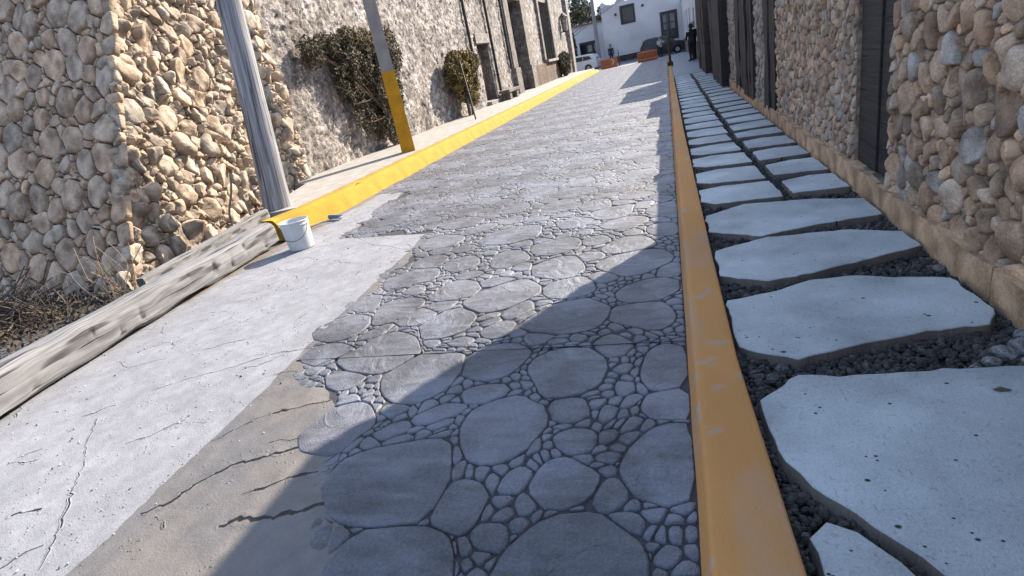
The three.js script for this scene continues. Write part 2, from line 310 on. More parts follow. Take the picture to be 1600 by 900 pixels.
{ // smooth part: bare pale concrete with cracks, lumps and flakes, and the sealed strip beside the stones
  const cracks = [
    [[-2.56, 1.92], [-2.41, 2.12], [-2.29, 2.19], [-2.1, 2.26], [-1.95, 2.35]], [[-2.5, 1.4], [-2.4, 1.48], [-2.35, 1.61], [-2.26, 1.73], [-2.09, 1.81], [-1.85, 1.93]],
    [[-2.03, 1.55], [-1.9, 1.62], [-1.83, 1.67], [-1.68, 1.72]], [[-2.0, 1.35], [-1.94, 1.4], [-1.75, 1.42], [-1.55, 1.51]], [[-3.57, 2.46], [-3.37, 2.61], [-3.09, 2.74], [-2.88, 2.9], [-2.6, 2.95]],
    [[-3.71, 2.14], [-3.51, 1.91], [-3.27, 1.7], [-3.1, 1.51], [-2.9, 1.31], [-2.72, 1.08]], [[-3.3, 1.35], [-3.16, 1.39]], [[-4.39, 2.67], [-4.2, 2.79], [-3.93, 2.92]], [[-3.43, 4.34], [-3.04, 4.41], [-2.7, 4.58]]];
  const widths = [0.009, 0.008, 0.012, 0.012, 0.004, 0.0035, 0.009, 0.0025, 0.004];
  const rng = rngOf(21);
  for (let k = 0; k < 48; k++) { // short random flakes and hair cracks
    const d = lerp(0.9, 8.3, Math.pow(rng(), 1.3)), x = lerp(-5, Math.min(stoneEdge(d), -1.3), rng()), a = (rng() - 0.5) * 1.6 + 0.35, n = 2 + Math.floor(rng() * 4), st = 0.02 + 0.05 * rng() + 0.012 * d, pl = [[x, d]];
    let b = a; for (let i = 0; i < n; i++) { b += (rng() - 0.5) * 1.2; const q = pl[pl.length - 1]; pl.push([q[0] + Math.cos(b) * st, q[1] + Math.sin(b) * st]); }
    cracks.push(pl); widths.push(0.0015 + 0.004 * rng() * rng());
  }
  const segs = []; cracks.forEach((c, k) => {
    // roughen each line
    const q = []; for (let i = 0; i + 1 < c.length; i++) { const n = Math.max(2, Math.ceil(Math.hypot(c[i + 1][0] - c[i][0], c[i + 1][1] - c[i][1]) / 0.03)); for (let j = 0; j < n; j++) { const t = j / n; q.push([lerp(c[i][0], c[i + 1][0], t) + (rng() - 0.5) * 0.014, lerp(c[i][1], c[i + 1][1], t) + (rng() - 0.5) * 0.02]); } } q.push(c[c.length - 1]);
    for (let i = 0; i + 1 < q.length; i++) segs.push([q[i][0], q[i][1], q[i + 1][0], q[i + 1][1], widths[k] * clamp(0.75 + 0.9 * vnoise(i * 0.45, k * 3.1) + 0.4 * (rng() - 0.5), 0.12, 1.6)]);
  });
  // paint the cracks, their raised lips and loose flakes into a colour and a height texture, 3.3 m square
  const N = 2048, S = 3.3, X0 = -4.2, D0 = 0.7, hgt = new Float32Array(N * N), dark = new Float32Array(N * N), gC = T.grainC.image.data, gB = T.grainB.image.data;
  const dab = (x, d, r, fn) => { const cx = (x - X0) / S * N, cy = (d - D0) / S * N, R = Math.ceil(r / S * N); for (let j = Math.max(0, Math.floor(cy - R)); j <= Math.min(N - 1, cy + R); j++) for (let i = Math.max(0, Math.floor(cx - R)); i <= Math.min(N - 1, cx + R); i++) fn(j * N + i, (i - cx) * S / N, (j - cy) * S / N); };
  for (const s of segs) { const mx = (s[0] + s[2]) / 2, md = (s[1] + s[3]) / 2, L = Math.hypot(s[2] - s[0], s[3] - s[1]), w = s[4], vx = s[2] - s[0], vy = s[3] - s[1], lip = rng() * 0.8; dab(mx, md, L / 2 + w * 4, (k, x, y) => { const t = clamp(((x + vx / 2) * vx + (y + vy / 2) * vy) / (L * L + 1e-9)), q = Math.hypot(x + vx / 2 - vx * t, y + vy / 2 - vy * t); dark[k] = Math.max(dark[k], 1 - sstep(w * 0.35, w, q)); if (q < w * 4) hgt[k] = Math.max(hgt[k], lip * Math.exp(-Math.pow((q - w * 1.7) / w, 2))); }); }
  for (let c = 0; c < 210; c++) { const x = lerp(X0, -1.6, rng()), d = lerp(D0, D0 + S, rng()); for (let n = 0; n < 5; n++) { const r = 0.003 + 0.007 * rng(), a = rng() * 3, e = 0.4 + 0.6 * rng(); dab(x + (rng() - 0.5) * 0.1, d + (rng() - 0.5) * 0.1, r * 2, (k, u, v) => { const uu = u * Math.cos(a) + v * Math.sin(a), vv = (v * Math.cos(a) - u * Math.sin(a)) / e, q = Math.hypot(uu, vv) / r; hgt[k] = Math.max(hgt[k], 0.9 * (1 - sstep(0.6, 1, q))); }); } }
  const cd = new Uint8Array(N * N * 4), bd = new Uint8Array(N * N * 4);
  for (let j = 0; j < N; j++) for (let i = 0; i < N; i++) { const k = j * N + i, g = (((j * 2) & 511) * 512 + ((i * 2) & 511)) * 4, g2 = ((j & 511) * 512 + (i & 511)) * 4, q = (1 - 0.8 * dark[k]); const v = clamp((0.5 * gC[g] + 0.5 * gC[g2]) / 255 * q) * 255; cd[4 * k] = v; cd[4 * k + 1] = v; cd[4 * k + 2] = v; cd[4 * k + 3] = 255; const b = clamp(0.45 + 0.35 * hgt[k] - 0.42 * dark[k] + 0.16 * (gB[g] + gB[g2] - 255) / 255) * 255; bd[4 * k] = bd[4 * k + 1] = bd[4 * k + 2] = b; bd[4 * k + 3] = 255; }
  const mk = (d, c) => { const t = new THREE.DataTexture(d, N, N, THREE.RGBAFormat); t.wrapS = t.wrapT = THREE.MirroredRepeatWrapping; t.magFilter = THREE.LinearFilter; t.minFilter = THREE.LinearMipmapLinearFilter; t.generateMipmaps = true; if (c) t.colorSpace = THREE.SRGBColorSpace; t.needsUpdate = true; return t; };
  const crackC = mk(cd, true), crackB = mk(bd, false);
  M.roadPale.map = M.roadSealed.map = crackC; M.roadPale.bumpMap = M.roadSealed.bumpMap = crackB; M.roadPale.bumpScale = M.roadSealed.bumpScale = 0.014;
  const ds = []; for (let d = 0.7; d < 3.4; d += 0.016) ds.push(d); for (let d = 3.4; d < 8.7; d += 0.026) ds.push(d);
  const xs = []; for (let x = ROAD_L; x < -4.2; x += 0.03) xs.push(x); for (let x = -4.2; x < -0.75; x += 0.0125) xs.push(x);
  const pale = new MB(), seal = new MB(), idP = new Map(), idS = new Map();
  const surf = (x, d) => {
    const se = stoneEdge(d); let y = 0.004 * fbm(x * 3, d * 3, 2, 3) + 0.0022 * fbm(x * 22, d * 22, 6, 2) - 0.02 * sstep(se - 0.02, se + 0.3, x);
    return y;
  };
  const cache = new Map();
  const vert = (mb, ids, i, j, isPale) => {
    const k = i * 5000 + j; if (ids.has(k)) return ids.get(k);
    const d = ds[j], pe = paleEdge(d), x = Math.abs(xs[i] - pe) <= 0.00626 ? pe : xs[i]; let s = cache.get(k); if (s === undefined) { s = surf(x, d); cache.set(k, s); }
    const n = fbm(x * 2.2, d * 2.2, 33, 4), m = fbm(x * 9, d * 9, 36, 3); let c;
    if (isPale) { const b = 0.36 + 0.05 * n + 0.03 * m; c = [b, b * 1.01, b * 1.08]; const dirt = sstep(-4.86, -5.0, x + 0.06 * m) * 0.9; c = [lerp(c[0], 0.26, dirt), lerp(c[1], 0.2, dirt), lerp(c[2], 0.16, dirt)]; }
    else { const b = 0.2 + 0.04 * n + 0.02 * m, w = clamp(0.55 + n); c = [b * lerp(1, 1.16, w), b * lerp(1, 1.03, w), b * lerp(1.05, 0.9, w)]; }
        const id = mb.v(x, s, -d, (x - X0) / S, (d - D0) / S, c); ids.set(k, id); return id;
  };
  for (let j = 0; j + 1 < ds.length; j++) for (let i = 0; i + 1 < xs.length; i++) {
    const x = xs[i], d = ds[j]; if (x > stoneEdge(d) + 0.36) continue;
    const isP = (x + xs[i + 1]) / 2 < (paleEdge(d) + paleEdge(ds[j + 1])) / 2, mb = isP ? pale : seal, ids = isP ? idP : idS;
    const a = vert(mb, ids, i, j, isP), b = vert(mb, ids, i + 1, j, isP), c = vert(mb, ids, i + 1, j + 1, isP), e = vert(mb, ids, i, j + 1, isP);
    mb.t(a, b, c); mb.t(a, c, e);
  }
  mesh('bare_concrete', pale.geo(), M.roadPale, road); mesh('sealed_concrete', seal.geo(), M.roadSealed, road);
  const cr = new THREE.InstancedMesh(new THREE.IcosahedronGeometry(1, 0), std({ color: 0xffffff, roughness: 0.95 }), 900); cr.name = 'crumbs'; cr.userData = { kind: 'stuff' };
  const mt = new THREE.Matrix4(), q = new THREE.Quaternion();
  for (let k = 0; k < 900; k++) { const d = lerp(0.9, 7.5, Math.pow(rng(), 1.6)), x = lerp(-4.9, paleEdge(d) + 0.5 * rng(), rng()), r = 0.0025 + 0.006 * rng() * rng(); q.setFromEuler(new THREE.Euler(rng() * 6, rng() * 6, rng() * 6)); mt.compose(V(x, r * 0.4, -d), q, V(r * (0.7 + rng()), r * 0.7, r * (0.7 + rng()))); cr.setMatrixAt(k, mt); const c = rng() < 0.45 ? 0.08 + 0.08 * rng() : 0.4 + 0.2 * rng(); cr.setColorAt(k, rgb(c, c, c)); }
  cr.castShadow = cr.receiveShadow = true; road.add(cr);
}
// saw-cut joint across the road: a thin dark filler strip pressed between the slabs
mesh('saw_cut', boxG(-2.6, ROAD_R - 0.01, -0.01, 0.0056, 2.772, 2.7745), M.roadBed, road);
// crossing street beyond
struct('crossing_street', boxG(-70, 70, -0.05, -0.012, 46.5, 54.6), M.greyPave);

// ------------------------------------------------------------------ kerbs and pavements
function loftG(ds, profAt, colAt) { // profile list of [x, y] per distance
  const mb = new MB(), rows = ds.map(d => { let len = 0, prev = null; return profAt(d).map(([x, y]) => { if (prev) len += Math.hypot(x - prev[0], y - prev[1]); prev = [x, y]; return mb.v(x, y, -d, len, d, colAt ? colAt(x, y, d) : [1, 1, 1]); }); });
  const n = rows[0].length;
  for (let i = 0; i + 1 < rows.length; i++) for (let k = 0; k + 1 < n; k++) { mb.t(rows[i][k], rows[i + 1][k + 1], rows[i + 1][k]); mb.t(rows[i][k], rows[i][k + 1], rows[i + 1][k + 1]); }
  for (const r of [rows[0], rows[rows.length - 1]]) for (let k = 1; k + 1 < n; k++) mb.t(r[0], r[k], r[k + 1]);
  return mb.geo();
}
const range = (a, b, s) => { const o = []; for (let x = a; x < b - 1e-6; x += s) o.push(x); o.push(b); return o; };
const kerbW = (d) => pw([[0.9, 0.262], [1.21, 0.25], [2.37, 0.195], [3.76, 0.18], [9.6, 0.15], [40, 0.15]], d);
M.ochre.vertexColors = true; M.ochre.color.setRGB(TONE, TONE, TONE);
struct('kerb', loftG([...range(-3, 0.8, 0.2), ...range(0.85, 7, 0.03), ...range(7.1, 46, 0.15)], (d) => {
  const w = kerbW(d), n = 0.003 * fbm(d * 4, 1, 3, 3), m = 0.002 * fbm(d * 7, 9, 3, 2);
  return [[-0.034 + n, -0.04], [-0.03 + n, 0.0], [-0.004 + n, 0.098 + m], [0.004 + n, 0.112 + m], [0.016 + n, 0.12 + m], ...[0.2, 0.4, 0.6, 0.8].map(t => [lerp(0.016, w - 0.012, t), 0.12 + 0.002 * vnoise(d * 9, t * 4)]), [w - 0.012, 0.12 - m], [w - 0.002, 0.114], [w, 0.1], [w + 0.004, -0.02]];
}, (x, y, d) => { const n = fbm(x * 9 + 3, d * 2.2, 4, 4), wear = sstep(0.15, 0.6, n + 0.5 * vnoise(d * 0.23, 4)); const chip = sstep(0.46, 0.54, fbm(x * 26, d * 13, 17, 3) + 0.1 * n + (Math.abs(x - 0.005) < 0.012 ? 0.12 : 0)); return [lerp(lerp(0.66, 0.6, wear), 0.5, chip), lerp(lerp(0.31, 0.33, wear), 0.37, chip), lerp(lerp(0.09, 0.16, wear), 0.26, chip)]; }), M.ochre);
M.yellow.vertexColors = true; M.yellow.color.setRGB(TONE, TONE, TONE);
const PAV = 0.28;
const kerbX = (d) => pw([[6.2, -0.2], [6.7, -0.06], [7.6, 0.02], [12, 0.02], [46, 0]], d);
struct('kerb', loftG(range(6.3, 46, 0.15), (d) => {
  const k = kerbX(d), n = 0.008 * fbm(d * 0.5, 5, 3, 2), h = pw([[6.3, 0.27], [40, PAV], [46, 0.16]], d);
  return [[-5.08 + k + n, -0.04], [-5.09 + k + n, 0.0], [-5.2 + k + n, h - 0.05], [-5.23 + k + n, h - 0.012], [-5.28 + k + n, h + 0.001], [-5.42 + k, h + 0.006], [-5.46 + k, h - 0.05], [-5.46 + k, -0.03]];
}, (x, y, d) => { const n = fbm(x * 4 + y * 9, d * 1.6, 8, 4), wear = sstep(0.42, 0.62, n + 0.3 * vnoise(d * 0.4, 2)); return [lerp(0.6, 0.5, wear), lerp(0.335, 0.4, wear), lerp(0.012, 0.25, wear)]; }), M.yellow);
{
  const s = new THREE.Shape(); s.moveTo(-5.44, -6.9); for (const [x, d] of [[-5.44, -46], [-8.2, -46], [-8.2, -9.4], [-6.9, -9.3], [-6.35, -7.6], [-5.98, -6.75]]) s.lineTo(x, d);
  const g = new THREE.ExtrudeGeometry(s, { depth: PAV + 0.05, bevelEnabled: false }); g.rotateX(Math.PI / 2); // shape y becomes world z
  g.translate(0, PAV, 0); struct('pavement', boxUV(g), M.pavement);
}
struct('verge', (() => { // rough earth between the beam and the old wall
  const mb = new MB(), xs = range(-13, -5.2, 0.12), ds = range(-3, 9.8, 0.12), rows = ds.map(d => xs.map(x => mb.v(x, -0.05 + 0.12 * fbm(x * 1.1, d * 1.1, 6, 4) - 0.12 * sstep(-6, -7.5, x) + 0.26 * sstep(6.6, 8.5, d) * sstep(-8, -6.6, x), -d, x, d, [1, 1, 1])));
  for (let j = 0; j + 1 < rows.length; j++) for (let i = 0; i + 1 < xs.length; i++) { mb.t(rows[j][i], rows[j][i + 1], rows[j + 1][i + 1]); mb.t(rows[j][i], rows[j + 1][i + 1], rows[j + 1][i]); }
  return mb.geo();
})(), M.dirt);

// ------------------------------------------------------------------ flagstone walk on dark gravel
const walk = struct('walkway', boxG(0.155, 1.47, -0.05, 0.026, -3, 22.2), M.soil);
const flags = [];
{
  const rng = rngOf(31);
  const rough = (poly, amp) => { const o = []; for (let i = 0; i < poly.length; i++) { const a = poly[i], b = poly[(i + 1) % poly.length], L = Math.hypot(b[0] - a[0], b[1] - a[1]), n = Math.max(1, Math.round(L / 0.055)); const nx = (b[1] - a[1]) / L, ny = -(b[0] - a[0]) / L; for (let k = 0; k < n; k++) { const t = k / n, e = (rng() - 0.5) * amp + (k ? amp * 1.2 * vnoise(a[0] * 9 + t * L * 12, i + a[1]) : 0); o.push([lerp(a[0], b[0], t) + nx * e, lerp(a[1], b[1], t) + ny * e]); } } return o; };
  const near = [
    [[0.245, 2.07], [0.42, 2.25], [0.57, 2.225], [0.8, 2.25], [1.22, 2.265], [1.34, 2.2], [1.38, 1.2], [1.2, 0.85], [0.85, 0.86], [0.59, 1.26], [0.51, 1.37], [0.44, 1.47], [0.34, 1.58], [0.275, 1.7], [0.25, 1.94]],
    [[0.285, 1.37], [0.345, 1.435], [0.42, 1.405], [0.5, 1.3], [0.56, 1.17], [0.6, 0.98], [0.36, 0.95], [0.3, 1.1]],
    [[0.205, 3.06], [0.215, 2.53], [0.29, 2.47], [0.45, 2.39], [0.74, 2.5], [1.02, 2.59], [1.27, 2.62], [1.35, 2.77], [1.32, 3.14], [1.09, 3.2], [0.92, 3.27], [0.68, 3.26], [0.44, 3.13]],
    [[0.2, 3.86], [0.2, 3.42], [0.46, 3.28], [0.71, 3.35], [1.01, 3.48], [1.36, 3.63], [1.35, 3.9], [1.09, 4.03], [0.78, 4.04], [0.57, 4.05]],
    [[0.19, 4.73], [0.195, 4.31], [0.54, 4.09], [0.94, 4.23], [1.36, 4.3], [1.36, 4.72], [0.99, 4.88], [0.51, 4.95]]];
  near.forEach(p => flags.push(p));
  let d = 5.08;
  for (let k = 0; d < 21.6; k++) {
    const h = 0.5 + 0.14 * rng(), m = pw([[5, 0.85], [8, 0.74]], d) + 0.03 * (rng() - 0.5) /* where the two slabs of a row part */, j = () => (rng() - 0.5) * 0.1;
    flags.push([[0.18, d + 0.1 + j() * 0.4], [0.3, d + j() * 0.5], [m - 0.01, d - 0.04 + j() * 0.5], [m - 0.035, d + h * 0.9 + j() * 0.5], [0.4, d + h + j() * 0.4], [0.185, d + h * 0.86]]);
    const e = j() * 0.6; flags.push([[m + 0.07, d + e], [1.36, d - 0.02 + j()], [1.345, d + h * 0.82 + e + j() * 0.4], [m + 0.3, d + h + e * 0.6 - 0.06], [m + 0.06, d + h - 0.12]]);
    d += h + 0.115 + 0.06 * rng();
  }
  flags.forEach((p0, idx) => {
    const p = rough(p0, 0.009), top = 0.098 + 0.006 * (rng() - 0.5), mb = new MB(), n = p.length;
    let cx = 0, cy = 0; for (const q of p) { cx += q[0] / n; cy += q[1] / n; }
    const tone = 0.94 + 0.1 * rng(), tx = (rng() - 0.5) * 0.012, ty = (rng() - 0.5) * 0.012, uo = [rng() * 5, rng() * 5], side = [0.4, 0.31, 0.26];
    const ring = (f, h, c, dn = 0) => p.map(([x, y]) => { const L = Math.hypot(x - cx, y - cy), X = cx + (x - cx) * (1 - f / L), Y = cy + (y - cy) * (1 - f / L); return mb.v(X, h === null ? top + tx * (X - cx) + ty * (Y - cy) - dn : h, -Y, X + uo[0], Y + uo[1], c); });
    // the sides are broken and stained with soil, the upper face is clean
    const R = [ring(-0.012, 0.018, side), ring(-0.002, 0.06, side), ring(0.001, null, side, 0.006)], S = [ring(0.001, null, [tone * 0.8, tone * 0.78, tone * 0.76], 0.006), ring(0.007, null, [tone, tone, tone])];
    const band = (a, b) => { for (let i = 0; i < n; i++) { const j = (i + 1) % n; mb.t(a[i], b[j], a[j]); mb.t(a[i], b[i], b[j]); } };
    const sgn = (() => { let A = 0; for (let i = 0; i < n; i++) { const a = p[i], b = p[(i + 1) % n]; A += a[0] * b[1] - b[0] * a[1]; } return A; })();
    if (sgn > 0) { R.reverse().reverse(); }
    band(R[0], R[1]); band(R[1], R[2]); band(S[0], S[1]);
    const c = mb.v(cx, top + 0.001, -cy, cx + uo[0], cy + uo[1], [tone, tone, tone]); for (let i = 0; i < n; i++) mb.t(S[1][i], c, S[1][(i + 1) % n]);
    if (sgn > 0) for (let i = 0; i < mb.i.length; i += 3) { const t = mb.i[i + 1]; mb.i[i + 1] = mb.i[i + 2]; mb.i[i + 2] = t; }
    mesh('flagstone', mb.geo(), M.flag, walk);
  });
  // gravel between
  const inside = (p, x, y) => { let r = false; for (let i = 0, j = p.length - 1; i < p.length; j = i++) if ((p[i][1] > y) !== (p[j][1] > y) && x < (p[j][0] - p[i][0]) * (y - p[i][1]) / (p[j][1] - p[i][1]) + p[i][0]) r = !r; return r; };
  const ms = [], cols = [], mt = new THREE.Matrix4(), q = new THREE.Quaternion();
  for (let k = 0; k < 90000; k++) {
    const dd = lerp(0.8, 1, rng()) * Math.pow(rng(), 1) * 13 + 0.3, x = lerp(0.17, 1.4, rng()); if (rng() > 1.2 / (1 + 0.28 * dd)) continue;
    if (flags.some(p => Math.abs(p[0][1] - dd) < 1.6 && inside(p, x, dd))) continue;
    const r = 0.007 + 0.02 * rng() * rng(); q.setFromEuler(new THREE.Euler(rng() * 6, rng() * 6, rng() * 6));
    mt.compose(V(x, 0.03 + r * 0.5 + 0.012 * rng(), -dd), q, V(r * (0.8 + 0.6 * rng()), r * 0.8, r * (0.8 + 0.6 * rng()))); ms.push(mt.clone());
    const b = 0.06 + 0.12 * rng() * rng(); cols.push([b * 1.05, b, b * 0.97]);
  }
  const gm = new THREE.InstancedMesh(new THREE.IcosahedronGeometry(1, 0), M.gravel, ms.length); gm.name = 'gravel'; gm.userData = { kind: 'stuff' }; gm.castShadow = gm.receiveShadow = true;
  ms.forEach((m, i) => { gm.setMatrixAt(i, m); gm.setColorAt(i, rgb(...cols[i])); }); walk.add(gm);
}
struct('pavement', boxG(0.156, 1.6, -0.05, 0.1, 22.3, 46, 0.01), M.greyPave);
// loose pebbles and a fallen leaf
{
  const rng = rngOf(41); const spots = [[1.24, 2.43, 0.045], [1.33, 2.47, 0.05], [1.17, 2.37, 0.035], [1.3, 2.36, 0.035], [1.37, 2.57, 0.04], [1.1, 2.33, 0.028], [0.38, 2.37, 0.03], [0.33, 2.3, 0.028], [0.46, 2.32, 0.022], [0.27, 2.27, 0.026], [1.35, 3.36, 0.035]];
  for (const [x, d, r] of spots) {
    const g = new THREE.IcosahedronGeometry(r, 3), p = g.attributes.position, s = Math.floor(rng() * 99), ax = 0.8 + 0.5 * rng(), az = 0.8 + 0.5 * rng();
    for (let i = 0; i < p.count; i++) { const a = p.getX(i), b = p.getY(i), c = p.getZ(i), k = 1 + 0.28 * fbm(a / r * 1.1, b / r * 1.1, c / r * 1.1 + s, 2); p.setXYZ(i, a * k * ax, b * k * 0.68, c * k * az); }
    g.computeVertexNormals(); const lt = x > 1 ? 0.3 + 0.15 * rng() : 0.16 + 0.06 * rng(); setColor(g, [lt, lt * 1.03, lt * 1.06]);
    const m = mesh('pebble', g, M.rock); m.position.set(x, 0.035 + r * 0.55, -d); m.rotation.y = rng() * 6;
    tag(m, x > 1 ? 'pale grey rounded pebble lying on the dark gravel beside the stone edging' : 'dull grey pebble lying on the dark gravel beside the ochre kerb', 'pebble', x > 1 ? 'pebbles beside the stone edging' : 'pebbles beside the ochre kerb');
  }
  const mb = new MB(), N = 12; const c0 = mb.v(0, 0.004, 0, 0, 0, [0.1, 0.08, 0.04]); const ring = []; for (let i = 0; i < N; i++) { const a = i / N * 6.283, r = 0.022 * (1 + 0.5 * Math.cos(a * 2) * 0.6); ring.push(mb.v(Math.cos(a) * r, 0.002 + 0.004 * Math.sin(a * 3), Math.sin(a) * r * 0.75, 0, 0, [0.1, 0.085, 0.045])); } for (let i = 0; i < N; i++) mb.t(c0, ring[(i + 1) % N], ring[i]);
  const l = mesh('dry_leaf', mb.geo(), M.leaf); l.position.set(1.08, 0.104, -2.1); tag(l, 'small brown dry leaf lying on a large pale flagstone', 'leaf');
}

// ------------------------------------------------------------------ old rubble wall on the left with its sloping end
function hullG(pts) { // convex prism from 4 base + 4 top points (same order)
  const f = [[0, 1, 5, 4], [1, 2, 6, 5], [2, 3, 7, 6], [3, 0, 4, 7], [4, 5, 6, 7], [3, 2, 1, 0]], p = []; for (const q of f) for (const k of [0, 1, 2, 0, 2, 3]) p.push(pts[q[k]].x, pts[q[k]].y, pts[q[k]].z);
  const g = new THREE.BufferGeometry(); g.setAttribute('position', new THREE.Float32BufferAttribute(p, 3)); g.computeVertexNormals(); return boxUV(g);
}
const stoneCol = (rr, base, spread, warm) => { const k = 1 + spread * (rr() - 0.5) * 2, w = (rr() - 0.5) * warm; return [base[0] * k * (1 + w), base[1] * k, base[2] * k * (1 - w)]; };
function rockBuild(frame, base, bulge, o = {}) {
  return (mb, c) => {
    const rr = rngOf(Math.floor(c.cx * 7919 + c.cy * 104729) + 5), s = Math.sqrt(c.area), b = Math.min(bulge * (0.7 + 0.7 * rr()), s * 0.5);
    let col = stoneCol(rr, base, o.spread ?? 0.22, o.warm ?? 0.16); if (o.paleShare && rr() < o.paleShare) { const k = 0.46 + 0.16 * rr(); col = [k * 1.1, k, k * 0.9]; }
    addStone(mb, c, frame, (o.flat ? [[1, -0.02], [0.97, b * 0.6], [0.86, b * 0.92], [0.5, b]] : [[1, -0.02], [0.975, b * 0.5], [0.87, b * 0.85], [0.6, b]]), col, { uo: [rr() * 7, rr() * 7], tilt: [(rr() - 0.5) * (o.tilt ?? 0.5), (rr() - 0.5) * (o.tilt ?? 0.5)], noise: b * (o.noise ?? 0.6), nf: 1.4 / s, seed: Math.floor(rr() * 99), centre: b * 1.05, maxV: 20, round: o.round ?? 0.2 });
  };
}
{
  const w = thing('rubble_wall', 'tall tan rubble stone wall with sloping end behind the weathered beam', 'stone wall');
  const H = 4.7, I = 0.03;
  mesh('mortar', hullG([V(-6.59, -0.3, -4.915), V(-7.34, -0.3, -10.15), V(-11.5, -0.3, -10.15), V(-11.5, -0.3, -4.915), V(-6.925, H, -7.215), V(-7.4, H, -10.15), V(-11.5, H, -10.15), V(-11.5, H, -7.215)]), M.mortarPale, w);
  const rng = rngOf(51), ex = -0.75 / 5.274, ed = 5.22 / 5.274;
  const side = (u, v, h) => V(-6.6 + ex * u + ed * h, v, -(4.88 + ed * u - ex * h));
  let pk = packCircles(rng, [-0.1, 5.3, -0.2, H], [[0.14, 0.2, 260], [0.09, 0.14, 900], [0.055, 0.085, 5000], [0.03, 0.05, 9000]], 0.76);
  let cells = powerCells(pk, 0.007, [-0.1, 5.3, -0.2, H], rng, 1.9).filter(c => c.cx > 0.49 * c.cy - 0.02);
  layStones(w, cells, side, rockBuild(side, [0.6, 0.49, 0.39], 0.07, { tilt: 0.85, noise: 1.5, round: 0.14 }), M.rock, 'stone', 'small_stones', 200, V(1, 0, 0));
  for (let y = -0.1; y < H - 0.1; y += 0.2 + 0.12 * rng()) { // knobbly quoins along the sloping edge
    const r = 0.1 + 0.07 * rng(), g = new THREE.IcosahedronGeometry(r, 3), p = g.attributes.position, sd = rng() * 90, k0 = stoneCol(rng, [0.6, 0.48, 0.37], 0.12, 0.1);
    for (let i = 0; i < p.count; i++) { const a = p.getX(i), b = p.getY(i), c = p.getZ(i), k = 1 + 0.5 * fbm(a / r * 0.9 + sd, b / r * 0.9, c / r * 0.9, 3); p.setXYZ(i, a * k, b * k * 0.85, c * k * 1.1); }
    g.computeVertexNormals(); boxUV(g); setColor(g, k0); g.rotateY(rng() * 6); g.translate(-6.68 - 0.07 * y + 0.05 * (rng() - 0.5), y, -(4.98 + 0.49 * y + 0.06 * (rng() - 0.5))); mesh('stone', g, M.rock, w);
  }
  const c0 = Math.cos(Math.atan(0.49)), s0 = Math.sin(Math.atan(0.49));
  const front = (u, v, h) => V(-6.6 - 0.07 * v + u, v + s0 * h, -(4.88 + 0.49 * v - c0 * h));
  pk = packCircles(rng, [-4.6, 0.05, -0.2, H], [[0.16, 0.22, 700], [0.1, 0.15, 1600], [0.06, 0.09, 4000], [0.03, 0.05, 6000]], 0.78);
  cells = powerCells(pk, 0.013, [-4.6, 0.1, -0.2, H], rng, 2.1);
  layStones(w, cells, front, rockBuild(front, [0.7, 0.515, 0.37], 0.045, { tilt: 0.32, noise: 0.9, round: 0.15, flat: 1 }), M.rock, 'stone', 'small_stones', 95, V(0, 0.4, 0.9));  // base warmer and lighter than the street side: bounced light put into the colour
}

// ------------------------------------------------------------------ weathered beam, plank and pole
function loftBeam(path, N, prof, colour) { // prof(t, a) gives radial offsets in the frame (side, up)
  const mb = new MB(), rows = []; const up = V(0, 1, 0);
  for (let i = 0; i <= N; i++) {
    const t = i / N, p = path(t), q = path(Math.min(1, t + 0.01)).sub(path(Math.max(0, t - 0.01))).normalize(), sx = new THREE.Vector3().crossVectors(q, up).normalize(), uy = new THREE.Vector3().crossVectors(sx, q);
    const row = []; const K = 56; for (let k = 0; k <= K; k++) { const a = k / K * 2 * Math.PI, [s, u] = prof(t, a), w = p.clone().addScaledVector(sx, s).addScaledVector(uy, u); row.push(mb.v(w.x, w.y, w.z, t * 4.8, k / K * 1.2, colour(t, a))); } rows.push(row);
  }
  for (let i = 0; i < N; i++) for (let k = 0; k + 1 < rows[0].length; k++) { mb.t(rows[i][k], rows[i + 1][k + 1], rows[i + 1][k]); mb.t(rows[i][k], rows[i][k + 1], rows[i + 1][k + 1]); }
  for (const e of [0, N]) { const p = path(e / N), c = mb.v(p.x, p.y, p.z, 0, 0, [0.3, 0.27, 0.24]); for (let k = 0; k + 1 < rows[0].length; k++) mb.t(c, rows[e][k], rows[e][k + 1]); }
  return mb.geo();
}
